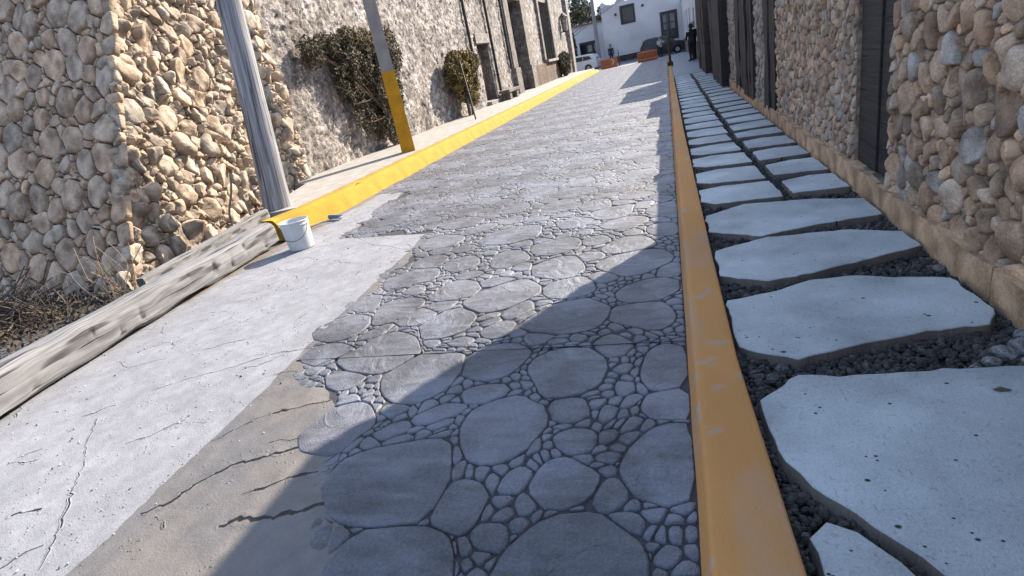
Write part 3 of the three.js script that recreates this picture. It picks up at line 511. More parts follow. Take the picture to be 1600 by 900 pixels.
{
  const knots = [[0.24, 0.15, 0.09, 0.03], [0.3, 5.95, 0.05, 0.012], [0.52, 6.2, 0.05, 0.012], [0.86, 0.2, 0.05, 0.012], [0.94, 6.0, 0.06, 0.02], [0.42, 0.2, 0.03, 0.006], [0.47, 6.05, 0.05, 0.01], [0.66, 0.25, 0.03, 0.006], [0.74, 0.02, 0.06, 0.015], [0.8, 6.1, 0.04, 0.01]];
  const beam = loftBeam((t) => V(lerp(-4.6, -5.27, t), 0.158, -lerp(0.9, 5.98, t)), 320, (t, a) => {
    const c = Math.cos(a), s = Math.sin(a), e = 0.42; let x = Math.sign(c) * Math.pow(Math.abs(c), e) * 0.12, y = Math.sign(s) * Math.pow(Math.abs(s), e) * 0.152;
    const n = fbm(t * 7 + 3, a < Math.PI ? a * 0.6 : (2 * Math.PI - a) * 0.6 + 7, 2, 3); x *= 1 + 0.12 * n; y *= 1 + 0.09 * fbm(t * 6, Math.sin(a), 5, 3);
    if (c > 0 && s < 0) x += 0.05 * Math.exp(-Math.pow((s + 0.45) / 0.3, 2)) * (0.6 + fbm(t * 5, 3, 8, 2)) * (t < 0.62 ? 1 : 0.3);
    if (c > 0 && s > 0.2) x -= 0.05 * (s - 0.2);
    for (const [kt, ka, sz, dp] of knots) { const q = Math.hypot((t - kt) * 5.1 / sz, (Math.atan2(Math.sin(a - ka), Math.cos(a - ka))) / 0.35); if (q < 1.6) x -= dp * Math.exp(-q * q * 1.6); }
    if (s < -0.5) y += 0.03 * Math.max(0, fbm(t * 9, 2, 4, 2) + 0.2);
    y += 0.012 * fbm(t * 22, a, 3, 2); x += 0.004 * fbm(t * 3, Math.sin(a) * 16, 8, 3);
    return [x, y];
  }, (t, a) => { const n = fbm(t * 6, Math.sin(a) * 3, 3, 4), cr = fbm(t * 4, Math.sin(a) * 22, 12, 2); let k = 0.26 + 0.04 * n; if (cr > 0.62) k *= 0.6; for (const [kt, ka, sz] of knots) { const q = Math.hypot((t - kt) * 5.1 / sz, Math.atan2(Math.sin(a - ka), Math.cos(a - ka)) / 0.13); if (q < 1) k *= lerp(0.16, 1, sstep(0.55, 1, q + 0.45 * fbm(t * 60, a * 6, 4, 2))); } return [k, k * 0.985, k * 0.98]; });
  tag(mesh('weathered_beam', beam, M.greyWood), 'long thick grey weathered timber beam with knots lying along the road edge', 'timber beam');
  const pl = loftBeam((t) => V(lerp(-5.5, -5.86, t), lerp(0.12, 0.19, t), -lerp(4.2, 6.75, t)), 60, (t, a) => { const c = Math.cos(a), s = Math.sin(a), e = 0.3; return [Math.sign(c) * Math.pow(Math.abs(c), e) * 0.05 * (1 + 0.1 * fbm(t * 5, 1, 1, 2)), Math.sign(s) * Math.pow(Math.abs(s), e) * 0.17 * (1 + 0.1 * fbm(t * 6, Math.sign(s), 4, 3))]; },
    (t, a) => { const k = 0.27 + 0.07 * fbm(t * 6, Math.sin(a) * 4, 7, 4); return [k, k * 0.97, k * 0.94]; });
  tag(mesh('plank', pl, M.greyWood), 'grey plank on edge behind the beam, ending at the wooden pole', 'plank');
  const pole = loftBeam((t) => V(lerp(-5.93, -4.93, t), lerp(0.05, 7.6, t), -lerp(7.1, 7.15, t)), 120, (t, a) => { const r = lerp(0.2, 0.1, t) * (1 + 0.14 * Math.exp(-t * 18)) * (1 + 0.06 * fbm(t * 9, Math.cos(a) * 1.5, Math.sin(a) * 1.5, 3)); return [Math.cos(a) * r, Math.sin(a) * r]; },
    (t, a) => { const n = fbm(Math.cos(a) * 2.5, Math.sin(a) * 2.5, t * 6, 3), cr = fbm(Math.cos(a) * 5, Math.sin(a) * 5, t * 5 + 3, 2); let k = 0.46 + 0.06 * n; if (cr > 0.55) k *= 0.4; return [k, k * 0.99, k * 0.99]; });
  tag(mesh('wooden_pole', pole, M.greyWood), 'leaning round grey wooden utility pole standing at the pavement end', 'pole');
}
{ // square concrete post with a painted foot
  const g = thing('utility_post', 'square concrete post with yellow painted foot on the left pavement', 'post', [-5.76, PAV, -11.68], 0.5);
  const taper = (y0, y1, w0, w1, m, name, c) => { const geo = new THREE.CylinderGeometry(w1 * 0.7071, w0 * 0.7071, y1 - y0, 4, 12, false); geo.rotateY(Math.PI / 4); const gg = geo.toNonIndexed(); gg.computeVertexNormals(); gg.translate(0, (y0 + y1) / 2, 0); boxUV(gg); if (c) setColor(gg, c); return mesh(name, gg, m, g); };
  const W = (y) => lerp(0.29, 0.2, y / 7);
  taper(-0.02, 1.72, W(0) + 0.006, W(1.72) + 0.006, M.yellow, 'painted_foot', [0.76, 0.38, 0.012]); taper(1.72, 7, W(1.72), W(7), M.concretePost, 'shaft');
}
// white bucket
{
  const g = thing('bucket', 'white plastic paint bucket standing against the end of the weathered beam', 'bucket', [-4.56, 0.0, -5.66], 0.3);
  const R = [[0, 0.003], [0.148, 0.003], [0.152, 0.012], [0.163, 0.2], [0.17, 0.3], [0.177, 0.3], [0.178, 0.315], [0.171, 0.318], [0.172, 0.345], [0.18, 0.346], [0.181, 0.36], [0.172, 0.362], [0.168, 0.35], [0.158, 0.2], [0.147, 0.05], [0, 0.05]].map(p => new THREE.Vector2(...p));
  mesh('body', new THREE.LatheGeometry(R, 48), M.bucket, g);
  const h = []; for (let i = 0; i <= 14; i++) { const a = i / 14 * Math.PI; h.push(V(Math.cos(a) * 0.186, 0.31 - Math.sin(a) * 0.17, 0.03 + Math.sin(a) * 0.1 + 0.06)); } mesh('handle', tube(h, 0.0035, 6), M.iron, g);
  mesh('paint', (() => { const c = new THREE.CircleGeometry(0.16, 40); c.rotateX(-Math.PI / 2); c.translate(0, 0.27, 0); return c; })(), M.concretePost, g);
}
{ // paint roller
  const g = thing('paint_roller', 'paint roller with blue sleeve and pale handle lying by the yellow kerb', 'paint roller', [-4.9, 0.012, -7.0], -0.35);
  const c = new THREE.CylinderGeometry(0.032, 0.032, 0.26, 20); c.rotateZ(Math.PI / 2); c.translate(0, 0.032, 0); mesh('sleeve', c, M.blueFoam, g);
  mesh('frame', tube([V(0.13, 0.032, 0), V(0.17, 0.032, 0), V(0.17, 0.032, 0.08), V(0.02, 0.03, 0.12), V(0.0, 0.03, 0.22)], 0.005, 6), M.alloy, g);
  mesh('handle', tube([V(0, 0.03, 0.2), V(-0.02, 0.022, 0.5), V(-0.03, 0.012, 0.82)], 0.014, 8), M.trimPale, g);
}

// ------------------------------------------------------------------ foliage
function leafCloud(rng, n, sample, size, colour) {
  const mb = new MB();
  for (let k = 0; k < n; k++) {
    const p = sample(); if (!p) continue; const s = size * (0.6 + 0.8 * rng()), c = colour(p, rng), e = new THREE.Euler(rng() * 6.28, rng() * 6.28, rng() * 6.28);
    const a = V(s, 0, 0).applyEuler(e), b = V(0, s * 0.45, 0).applyEuler(e), f = V(0, 0, s * 0.2).applyEuler(e);
    const v = [p.clone().sub(a), p.clone().add(b).add(f), p.clone().add(a), p.clone().sub(b).add(f)].map(w => mb.v(w.x, w.y, w.z, 0, 0, c)); mb.t(v[0], v[1], v[2]); mb.t(v[0], v[2], v[3]);
  }
  return mb.geo();
}
function twigs(rng, n, from, to, r) { const l = []; for (let k = 0; k < n; k++) { const a = from(), b = to(); const m = a.clone().lerp(b, 0.5).add(V((rng() - 0.5) * 0.25, (rng() - 0.5) * 0.2, (rng() - 0.5) * 0.25)); l.push(new THREE.TubeGeometry(new THREE.CatmullRomCurve3([a, m, b]), 5, r * (0.5 + rng()), 4)); } return merge(l); }
function blob(rng, list, clump = 0.2, seed = 3) { // point in a union of ellipsoids with clumps and gaps
  const tot = list.reduce((s, e) => s + e[3] * e[4] * e[5], 0);
  return () => { for (let t = 0; t < 30; t++) { let q = rng() * tot, e; for (e of list) { q -= e[3] * e[4] * e[5]; if (q <= 0) break; } const v = V(rng() * 2 - 1, rng() * 2 - 1, rng() * 2 - 1); const L = v.length(); if (L > 1 || L < 0.25) continue; const p = V(e[0] + v.x * e[3], e[1] + v.y * e[4], e[2] + v.z * e[5]); const nn = fbm(p.x / clump, p.y / clump, p.z / clump + seed, 2); if (nn < -0.12 + 0.35 * (L - 0.7)) continue; return p; } return null; };
}
const FX = -7.35;
function bush(name, label, cat, at, ell, n, size, colour, trunks, seed, group) {
  const g = thing(name, label, cat, at, 0, group), rng = rngOf(seed), smp = blob(rng, ell, 0.22, seed);
  mesh('foliage', leafCloud(rng, n, smp, size, colour), M.leaf, g);
  const l = []; for (const [a, b, r] of trunks) { const m = a.clone().lerp(b, 0.5).add(V(0.05, 0.03, 0.1)); l.push(new THREE.TubeGeometry(new THREE.CatmullRomCurve3([a, m, b]), 8, r, 7)); } mesh('trunk', merge(l), M.twig, g);
  mesh('branches', twigs(rng, seed === 61 ? 260 : 70, () => trunks[Math.floor(rng() * trunks.length)][0].clone().lerp(trunks[0][1], 0.4 + 0.5 * rng()), () => smp() || V(0, 1, 0), 0.009), M.twig, g);
  return g;
}
bush('wall_creeper', 'dark dry creeper bush climbing the wall behind the concrete post', 'bush', [FX + 0.2, PAV, -13.2],
  [[0.1, 2.2, 0.2, 0.34, 0.72, 1.5], [0.12, 1.5, -0.5, 0.34, 1.1, 1.0], [0.12, 2.3, -1.25, 0.3, 0.68, 0.75], [0.06, 2.42, 1.75, 0.22, 0.36, 0.75], [0.1, 0.7, -0.5, 0.26, 0.65, 0.75], [0.06, 1.0, 0.35, 0.12, 0.6, 0.8], [0.08, 1.6, 0.9, 0.2, 0.5, 0.7]], 36000, 0.034,
  (p, r) => { const y = r(); if (p.y > 2.45 && p.z < 0.6 && y < 0.35) return [0.22, 0.14, 0.04]; return y < 0.16 ? [0.24, 0.18, 0.11] : y < 0.5 ? [0.09, 0.07, 0.035] : [0.04, 0.04, 0.02]; },
  [[V(0.1, -0.02, -0.5), V(0.1, 1.9, -0.2), 0.05], [V(0.15, -0.02, -0.55), V(0.2, 2.0, -1.2), 0.03], [V(0.1, -0.02, -0.45), V(0.05, 1.8, 0.9), 0.035]], 61);
bush('yellow_bush', 'rounded olive bush with yellow top against the facade, beside a leaning stick', 'bush', [FX + 0.45, PAV, -19.6],
  [[0, 1.5, 0, 0.42, 0.68, 1.35], [0.05, 1.75, -0.5, 0.4, 0.42, 1.15], [0, 0.95, -0.3, 0.34, 0.55, 1.0], [0.02, 1.9, 0.5, 0.3, 0.3, 0.5], [0, 0.6, -0.6, 0.25, 0.35, 0.5]], 20000, 0.05,
  (p, r) => { const y = r(); if (y < 0.5 * fbm(p.y * 3, p.z * 3, p.x * 3, 2) + 0.45) return y < 0.3 ? [0.36, 0.24, 0.05] : [0.3, 0.2, 0.08]; return y < 0.6 ? [0.16, 0.12, 0.055] : [0.08, 0.08, 0.035]; },
  [[V(0, -0.02, 0.05), V(0, 1.3, 0.1), 0.06], [V(0.05, -0.02, -0.1), V(0.05, 1.2, -0.5), 0.04]], 62);
bush('far_bush', 'small dull green bush against the far end of the old facade', 'bush', [FX + 0.4, PAV, -41.6],
  [[0, 1.0, 0, 0.4, 0.62, 1.6], [0, 0.5, 0, 0.35, 0.5, 1.1]], 7000, 0.07, (p, r) => r() < 0.4 ? [0.15, 0.13, 0.07] : [0.08, 0.085, 0.045], [[V(0, -0.02, 0), V(0, 0.9, 0), 0.06]], 63);
tag(mesh('stick', tube([V(-5.95, PAV - 0.005, -17.3), V(-6.22, 1.2, -17.9), V(-6.5, 2.1, -18.5)], 0.026, 7), M.iron), 'thin dark stick leaning against the yellow topped bush', 'stick');
{ // dry weeds in the ditch before the sloping wall end
  const rng = rngOf(64), g = thing('dry_shrub', 'dark leafless dry shrub before the sloping wall end', 'shrub', [-7.5, -0.18, -4.0]);
  mesh('dry_leaves', leafCloud(rng, 5000, () => V((rng() - 0.45) * 2.4, 0.04 + 0.3 * rng() * rng(), (rng() - 0.45) * 1.7), 0.03, (p, r) => { const k = 0.5 + r(); return [0.07 * k, 0.05 * k, 0.03 * k]; }), M.leaf, g);
  mesh('stems', twigs(rng, 330, () => V((rng() - 0.5) * 1.9, 0, (rng() - 0.5) * 1.0), () => V((rng() - 0.55) * 2.2, 0.2 + 0.75 * rng() * rng(), (rng() - 0.5) * 1.1), 0.005), M.twig, g);
  const g2 = thing('dry_weed', 'pale thin dry weed stalks rising behind the beam by the rubble wall', 'weed', [-6.35, -0.1, -4.55]);
  mesh('stalks', twigs(rng, 26, () => V((rng() - 0.5) * 0.2, 0, (rng() - 0.5) * 0.3), () => V((rng() - 0.5) * 0.9, 0.45 + 0.35 * rng(), (rng() - 0.5) * 0.6), 0.004), M.dryTwig, g2);
  const g3 = thing('dry_branch', 'bent pale dry branch rising beside the foot of the wooden pole', 'branch', [-6.2, -0.02, -6.6]);
  mesh('stem', tube([V(-0.1, 0, 0.1), V(-0.12, 0.4, 0.05), V(0.02, 0.72, 0), V(0.12, 0.95, 0)], 0.016, 7), M.dryTwig, g3);
  mesh('side_stem', tube([V(0.12, 0.95, 0), V(0.2, 0.75, 0.03), V(0.22, 0.4, 0.02), V(0.2, 0.0, 0.0)], 0.013, 7), M.dryTwig, g3);
}

// ------------------------------------------------------------------ old facade on the left
{
  const F = thing('old_facade', 'long weathered rubble plaster facade with tall gateway and narrow doorway', 'building');
  const TOP = 6.6, END = 47.8;
  const relief = (d, y) => { const w = 0.18 * fbm(d * 1.7, y * 1.7, 3, 2); const l = Math.abs(vnoise((d + w) * 3.6, (y + w) * 4.6, 7)) + 0.5 * Math.abs(vnoise((d - w) * 8, y * 9, 9)) + 0.25 * vnoise(d * 19, y * 20, 4); return 0.04 * l + 0.05 * fbm(d * 0.6, y * 0.6, 11, 3) + 0.035 * Math.abs(vnoise(d * 13 + w * 20, y * 14, 15)) + (d < 26 ? 0.02 * vnoise(d * 27, y * 27, 16) : 0); };
  function panel(d0, d1, y0, y1, x = FX, tone = 1, name = 'wall_panel') {
    const mid = (d0 + d1) / 2, st = mid < 20 ? 0.042 : mid < 30 ? 0.065 : 0.1, ds = range(d0, d1, st), ys = range(y0, y1, st), mb = new MB();
    const rows = ds.map(d => ys.map(y => {
      const e = Math.min(1, Math.min(d - d0, d1 - d, y1 - y) / 0.06), r = relief(d, y), n = fbm(d * 0.7, y * 0.9, 21, 4), p = fbm(d * 4, y * 5, 25, 3), st = clamp(sstep(0.12, 0.5, fbm(d * 0.9, y * 0.35, 29, 4)));
      const sp = vnoise(d * 14, y * 15, 33), k = tone * (0.52 + 0.07 * n + 0.1 * p + 0.1 * sp) * (p + 0.4 * sp < -0.34 ? 0.68 : 1); let c = [k * 1.02, k * 0.925, k * 0.85]; c = [lerp(c[0], 0.2, st * 0.55), lerp(c[1], 0.16, st * 0.55), lerp(c[2], 0.13, st * 0.55)];
      return mb.v(x - 0.03 + e * r, y, -d, d, y, c);
    }));
    for (let i = 0; i + 1 < ds.length; i++) for (let j = 0; j + 1 < ys.length; j++) { mb.t(rows[i][j], rows[i + 1][j], rows[i + 1][j + 1]); mb.t(rows[i][j], rows[i + 1][j + 1], rows[i][j + 1]); }
    mesh(name, mb.geo(), M.plaster, F); mesh('wall_core', boxG(x - 0.7, x - 0.032, y0, y1, d0 + 0.001, d1 - 0.001), M.trim, F);
  }
  panel(9.7, 23.4, 0.2, TOP); panel(23.4, 24.95, 2.75, TOP); panel(24.95, 29.15, 0.2, TOP); panel(29.15, 31.85, 4.8, TOP); panel(31.85, 36.8, 0.2, TOP); panel(36.8, 40.0, 0.2, 1.55); panel(36.8, 40.0, 5.0, TOP); panel(40.0, END, 0.2, TOP);
  mesh('lintel', boxG(FX - 0.4, FX + 0.075, 2.72, 3.1, 23.2, 25.15, 0.02), M.trimPale, F); mesh('door_step', boxG(FX - 0.6, FX + 0.2, 0.2, 0.43, 23.3, 25.0, 0.02), M.trimPale, F);
  const door = mesh('door', boxG(FX - 0.42, FX - 0.36, 0.43, 2.72, 23.4, 24.95), M.timberBrown, F);
  for (let k = 0; k < 5; k++) mesh('plank', boxG(FX - 0.36, FX - 0.345, 0.45, 2.7, 23.42 + k * 0.306, 23.42 + k * 0.306 + 0.29), M.dado, door);
  mesh('interior', boxG(FX - 1.2, FX - 0.75, 0.2, 5, 23.0, 25.4), M.iron, F);
  // old iron downpipes
  for (const [d, y0] of [[22.35, 2.3], [25.3, 0.6], [27.9, 1.5]]) { const c = new THREE.CylinderGeometry(0.06, 0.06, TOP - y0, 10); c.translate(FX + 0.1, (TOP + y0) / 2, -d); const p = mesh('downpipe', c, M.iron, F); for (let y = y0 + 0.8; y < TOP; y += 1.6) { const k = new THREE.CylinderGeometry(0.075, 0.075, 0.06, 10); k.translate(FX + 0.1, y, -d); mesh('pipe_clip', k, M.iron, p); } }
  // gateway with pilasters
  for (const [a, b] of [[28.25, 29.15], [31.85, 32.75]]) { const p = mesh('pilaster', boxG(FX - 0.1, FX + 0.16, 1.5, TOP, a, b, 0.02), M.trim, F); mesh('pilaster_base', boxG(FX - 0.1, FX + 0.24, 0.2, 1.5, a - 0.06, b + 0.06, 0.02), M.trim, p); }
  mesh('gate_arch', boxG(FX - 0.4, FX + 0.12, 4.7, 5.1, 29.1, 31.9, 0.02), M.trim, F);
  const gate = mesh('gate', boxG(FX - 0.6, FX - 0.5, 0.2, 4.75, 29.15, 31.85), M.iron, F);
  for (let k = 0; k < 8; k++) mesh('gate_board', boxG(FX - 0.5, FX - 0.47, 0.3, 4.7, 29.2 + k * 0.33, 29.2 + k * 0.33 + 0.3), M.timber, gate);
  for (const y of [0.7, 2.4, 3.4, 4.3]) mesh('gate_rail', boxG(FX - 0.47, FX - 0.42, y, y + 0.14, 29.2, 31.8), M.timberBrown, gate);
  mesh('notice', boxG(FX - 0.418, FX - 0.41, 1.75, 2.1, 29.6, 29.85), M.white, gate); mesh('notice', boxG(FX - 0.418, FX - 0.41, 2.9, 3.0, 29.5, 30.5), M.white, gate);
  // barred window
  const win = mesh('window', boxG(FX - 0.45, FX - 0.4, 1.6, 5, 36.8, 40), M.glass, F);
  for (const [a, b, c, e] of [[1.55, 1.7, 36.8, 40], [4.9, 5, 36.8, 40]]) mesh('frame', boxG(FX - 0.4, FX - 0.3, a, b, c, e), M.timberBrown, win);
  for (let k = 0; k < 9; k++) { const c = new THREE.CylinderGeometry(0.025, 0.025, 3.4, 6); c.translate(FX - 0.02, 3.25, -(37.0 + k * 0.36)); mesh('bar', c, M.iron, win); }
  mesh('window_sill', boxG(FX - 0.3, FX + 0.3, 1.42, 1.58, 36.6, 40.2, 0.02), M.trimPale, F);
  for (const [a, b] of [[36.3, 36.78], [40.02, 40.5]]) mesh('window_jamb', boxG(FX - 0.1, FX + 0.15, 1.6, TOP, a, b, 0.015), M.trim, F);
  mesh('dado', boxG(FX - 0.1, FX + 0.13, 0.22, 1.4, 32.9, 41.0, 0.02), M.dado, F); mesh('dado', boxG(FX - 0.1, FX + 0.13, 0.22, 1.4, 42.9, 46.6, 0.02), M.dado, F);
  mesh('cornice', boxG(FX - 0.7, FX + 0.22, TOP, TOP + 0.25, 9.7, END, 0.03), M.trim, F);
  mesh('corner_pier', boxG(FX - 0.8, FX + 0.28, 0.2, TOP + 0.1, 46.8, 47.9, 0.03), M.trimPale, F);
  mesh('roof', boxG(-12, FX - 0.7, 6.3, 6.5, 9.8, 47.6), M.trim, F); mesh('end_wall', boxG(-12, FX - 0.72, 0.0, 6.29, 47.0, 47.7), M.trim, F);
  const L = thing('wall_lantern', 'pale box lantern with dark cap mounted high on the facade', 'lantern', [FX + 0.3, 3.2, -44.6]);
  mesh('body', new THREE.CylinderGeometry(0.26, 0.2, 0.95, 6).translate(0, 0.55, 0), M.trimPale, L); mesh('cap', new THREE.ConeGeometry(0.36, 0.35, 6).translate(0, 1.2, 0), M.iron, L); mesh('bracket', new THREE.BoxGeometry(0.4, 0.07, 0.07).translate(-0.12, 0.04, 0), M.iron, L);
  const B = thing('stone_bench', 'grey stone slab bench on two blocks beside the gateway', 'bench', [-6.95, PAV, -25.7]);
  mesh('seat', new RoundedBoxGeometry(0.5, 0.13, 2.0, 2, 0.02).translate(0, 0.37, 0), M.trim, B); for (const s of [-0.62, 0.62]) mesh('leg', new RoundedBoxGeometry(0.4, 0.31, 0.36, 2, 0.02).translate(0, 0.15, s), M.trim, B);
}

// ------------------------------------------------------------------ right hand wall: stone panels between dark timbers on an edging of cut blocks
const RX = 1.45, rightFrame = (u, v, h) => V(RX - h, v, u);
function stonePanel(label, d0, d1, y1, seed, classes, gap, bulge, base, o, parts, mortar = M.mortar) {
  const w = thing('stone_wall', label, 'stone wall'), rng = rngOf(seed), B = [-d1, -d0, 0.2, y1];
  mesh('mortar', boxG(RX - 0.01, RX + 0.62, -0.02, y1, d0, d1), mortar, w);
  let cells = powerCells(packCircles(rng, B, classes, 0.88), gap, B, rng, 1.6);
  layStones(w, cells, rightFrame, rockBuild(rightFrame, base, bulge, o), M.rock, 'stone', 'small_stones', parts, V(1, 0, 0));
  mesh('coping', boxG(RX - 0.04, RX + 0.66, y1, y1 + 0.06, d0, d1), M.trim, w);
  return w;
}
stonePanel('wall of big rounded tan and white cobbles on the right, before the plank door', -0.6, 4.5, 4.0, 71, [[0.075, 0.11, 900], [0.055, 0.075, 4000], [0.035, 0.055, 9000], [0.02, 0.03, 9000]], 0.007, 0.036, [0.7, 0.5, 0.345], { flat: 1, paleShare: 0.1, spread: 0.3, warm: 0.2, tilt: 0.4, round: 0.22 }, 270);
stonePanel('tall wall of small tan cobbles just past the plank door', 5.3, 7.2, 4.0, 72, [[0.05, 0.07, 900], [0.035, 0.05, 6000], [0.022, 0.032, 9000]], 0.009, 0.028, [0.66, 0.5, 0.37], { flat: 1, paleShare: 0.06, spread: 0.25, tilt: 0.45 }, 250, M.mortarPale);
stonePanel('lower wall of small tan cobbles up to the first dark timber post', 7.2, 8.9, 1.98, 73, [[0.05, 0.07, 600], [0.035, 0.05, 5000], [0.022, 0.032, 6000]], 0.009, 0.028, [0.66, 0.5, 0.37], { flat: 1, paleShare: 0.06, spread: 0.25, tilt: 0.45 }, 60, M.mortarPale);
stonePanel('narrow pale stone wall panel between dark timber posts', 9.68, 10.9, 1.98, 74, [[0.06, 0.09, 600], [0.035, 0.06, 4000]], 0.01, 0.03, [0.5, 0.45, 0.4], { spread: 0.15 }, 30, M.mortarPale);
stonePanel('slim pale stone strip beside the rough brown timber', 13.55, 15.3, 2.03, 75, [[0.06, 0.1, 600], [0.035, 0.06, 4000]], 0.01, 0.03, [0.5, 0.45, 0.4], { spread: 0.15 }, 20, M.mortarPale);
{
  const D = thing('plank_door', 'tall black vertical plank door set in the right stone wall', 'door');
  mesh('backing', boxG(RX + 0.06, RX + 0.6, 0.26, 4.0, 4.502, 5.298), M.timber, D);
  [[4.52, 4.8, 0.035], [4.806, 5.03, 0.02], [5.036, 5.28, 0.03]].forEach(([a, b, x]) => mesh('plank', boxG(RX - 0.02 + x, RX + 0.062, 0.27, 3.9, a, b, 0.008), M.timber, D));
  mesh('sill', boxG(RX - 0.03, RX + 0.55, 0.18, 0.262, 4.51, 5.29, 0.01), M.trim, D);
  function post(label, d0, d1, y0, y1, x0, mat, n, seed, x1 = RX + 0.6) {
    const P = thing('timber_post', label, 'post'), rng = rngOf(seed); const w = (d1 - d0) / n;
    for (let k = 0; k < n; k++) { const g = new THREE.BoxGeometry(0.14, y1 - y0, w * 0.97, 3, 30, 4), p = g.attributes.position; const off = 0.05 * rng(); for (let i = 0; i < p.count; i++) { const y = p.getY(i); p.setXYZ(i, p.getX(i) + off + 0.03 * fbm(y * 1.8, k * 3 + p.getZ(i) * 3, seed, 3), y, p.getZ(i) + 0.02 * fbm(y * 1.3, k, seed + 3, 2)); } g.computeVertexNormals(); g.translate(x0 + 0.07, (y0 + y1) / 2, -(d0 + (k + 0.5) * w)); const gg = boxUV(g); const uv = gg.attributes.uv; for (let i = 0; i < uv.count; i++) { const a = uv.getX(i); uv.setXY(i, uv.getY(i), a); } mesh('baulk', gg, mat, P); }
    mesh('core', boxG(x0 + 0.13, x1, y0, y1 - 0.02, d0 + 0.005, d1 - 0.005), mat, P);
  }
  post('first dark timber post past the small cobbles, on the edging', 8.905, 9.675, 0.22, 2.06, 1.36, M.timber, 2, 81);
  post('rough brown timber with bark between the pale stone panels', 10.905, 12.2, 0.2, 2.06, 1.33, M.timberBrown, 4, 82);
  post('smooth dark timber post touching the rough brown timber', 12.205, 13.545, 0.2, 2.08, 1.37, M.timber, 2, 83);
  post('wide dark timber post jutting over the end of the edging', 15.305, 18.6, 0.02, 2.2, 1.2, M.timber, 4, 84);
  post('tall brown timber pillar beside the white wing', 20.8, 24.8, 0.09, 3.25, 1.16, M.timberBrown, 4, 85);
  tag(mesh('rendered_wall', boxG(RX + 0.12, RX + 0.7, -0.02, 2.1, 18.6, 20.8), M.trim), 'short grey rendered wall between the jutting timber and the tall pillar', 'wall');
  tag(mesh('rendered_wall', boxG(RX + 0.03, RX + 0.7, -0.02, 2.2, 24.8, 27.9), M.trimPale), 'low pale rendered wall between the tall brown pillar and the white wing', 'wall');
  // edging blocks
  const E = thing('stone_edging', 'low edging of tan cut stone blocks along the foot of the right wall', 'edging'), rng = rngOf(86);
  const js = [-0.6, 1.2, 2.9, 4.55, 7.6, 9.3, 10.8, 12.4, 13.9, 15.28];
  for (let k = 0; k + 1 < js.length; k++) {
    const a = js[k] + 0.008, b = js[k + 1] - 0.008, L = b - a, g = new THREE.BoxGeometry(0.08, 0.23, L, 3, 6, Math.round(L / 0.06)), p = g.attributes.position, cs = [];
    const tn = 0.9 + 0.2 * rng();
    for (let i = 0; i < p.count; i++) { const x = p.getX(i), y = p.getY(i), z = p.getZ(i), n = fbm(z * 2.2 + k * 7, y * 3, 5, 3), m = fbm(z * 8 + k * 3, y * 9, 9, 3); p.setXYZ(i, x + (x < 0 ? -0.012 * n - 0.006 * m : 0), y + (y > 0.1 ? 0.03 * fbm(z * 1.7 + k * 5, 2, 7, 3) + 0.008 * m : 0), z); const q = tn * (1 + 0.25 * n + 0.15 * m); cs.push(0.66 * q, 0.44 * q, 0.265 * q); }
    g.setAttribute('color', new THREE.Float32BufferAttribute(cs, 3)); g.computeVertexNormals(); g.translate(RX - 0.028, 0.135, -(a + b) / 2); mesh('block', boxUV(g), M.block, E);
  }
}

// ------------------------------------------------------------------ white wing on the right beyond the timbers
function wallHoles(w, h, holes, t) { const s = new THREE.Shape(); s.moveTo(0, 0); s.lineTo(w, 0); s.lineTo(w, h); s.lineTo(0, h); for (const [x0, x1, y0, y1] of holes) { const p = new THREE.Path(); p.moveTo(x0, y0); p.lineTo(x0, y1); p.lineTo(x1, y1); p.lineTo(x1, y0); s.holes.push(p); } return new THREE.ExtrudeGeometry(s, { depth: t, bevelEnabled: false }); }
{
  const W = thing('white_wing', 'white street wing with narrow dark windows beyond the timber posts', 'building');
  const D0 = 27.9, D1 = 55.9, wins = [[31.2, 32.4, 1.5, 2.55], [33.6, 35.2, 1.2, 2.6], [39.5, 40.8, 1.55, 2.8], [43.6, 44.8, 1.55, 2.85], [47.0, 48.0, 1.6, 2.9], [50.4, 51.4, 1.6, 2.9]];
  const g = wallHoles(D1 - D0, 4.0, wins.map(([a, b, c, e]) => [a - D0, b - D0, c, e]), 0.35); g.rotateY(Math.PI / 2); g.translate(1.5, 0, -D0); mesh('wall', boxUV(g), M.white, W);
  for (const [a, b, c, e] of wins) { const f = mesh('window', boxG(1.68, 1.7, c, e, a, b), M.glass, W); mesh('frame', boxG(1.62, 1.68, c, c + 0.07, a, b), M.darkFrame, f); mesh('frame', boxG(1.62, 1.68, e - 0.07, e, a, b), M.darkFrame, f); mesh('mullion', boxG(1.63, 1.68, c, e, (a + b) / 2 - 0.04, (a + b) / 2 + 0.04), M.darkFrame, f); }
  mesh('dado', boxG(1.46, 1.5, 0.05, 0.95, D0, D1), M.trim, W); mesh('cornice', boxG(1.42, 1.9, 4.0, 4.12, D0, D1, 0.02), M.white, W); mesh('roof', boxG(1.9, 8, 3.8, 4.0, D0, D1), M.trim, W); mesh('end_wall', boxG(1.86, 8, 0, 3.8, D0, D0 + 0.3), M.white, W);
}
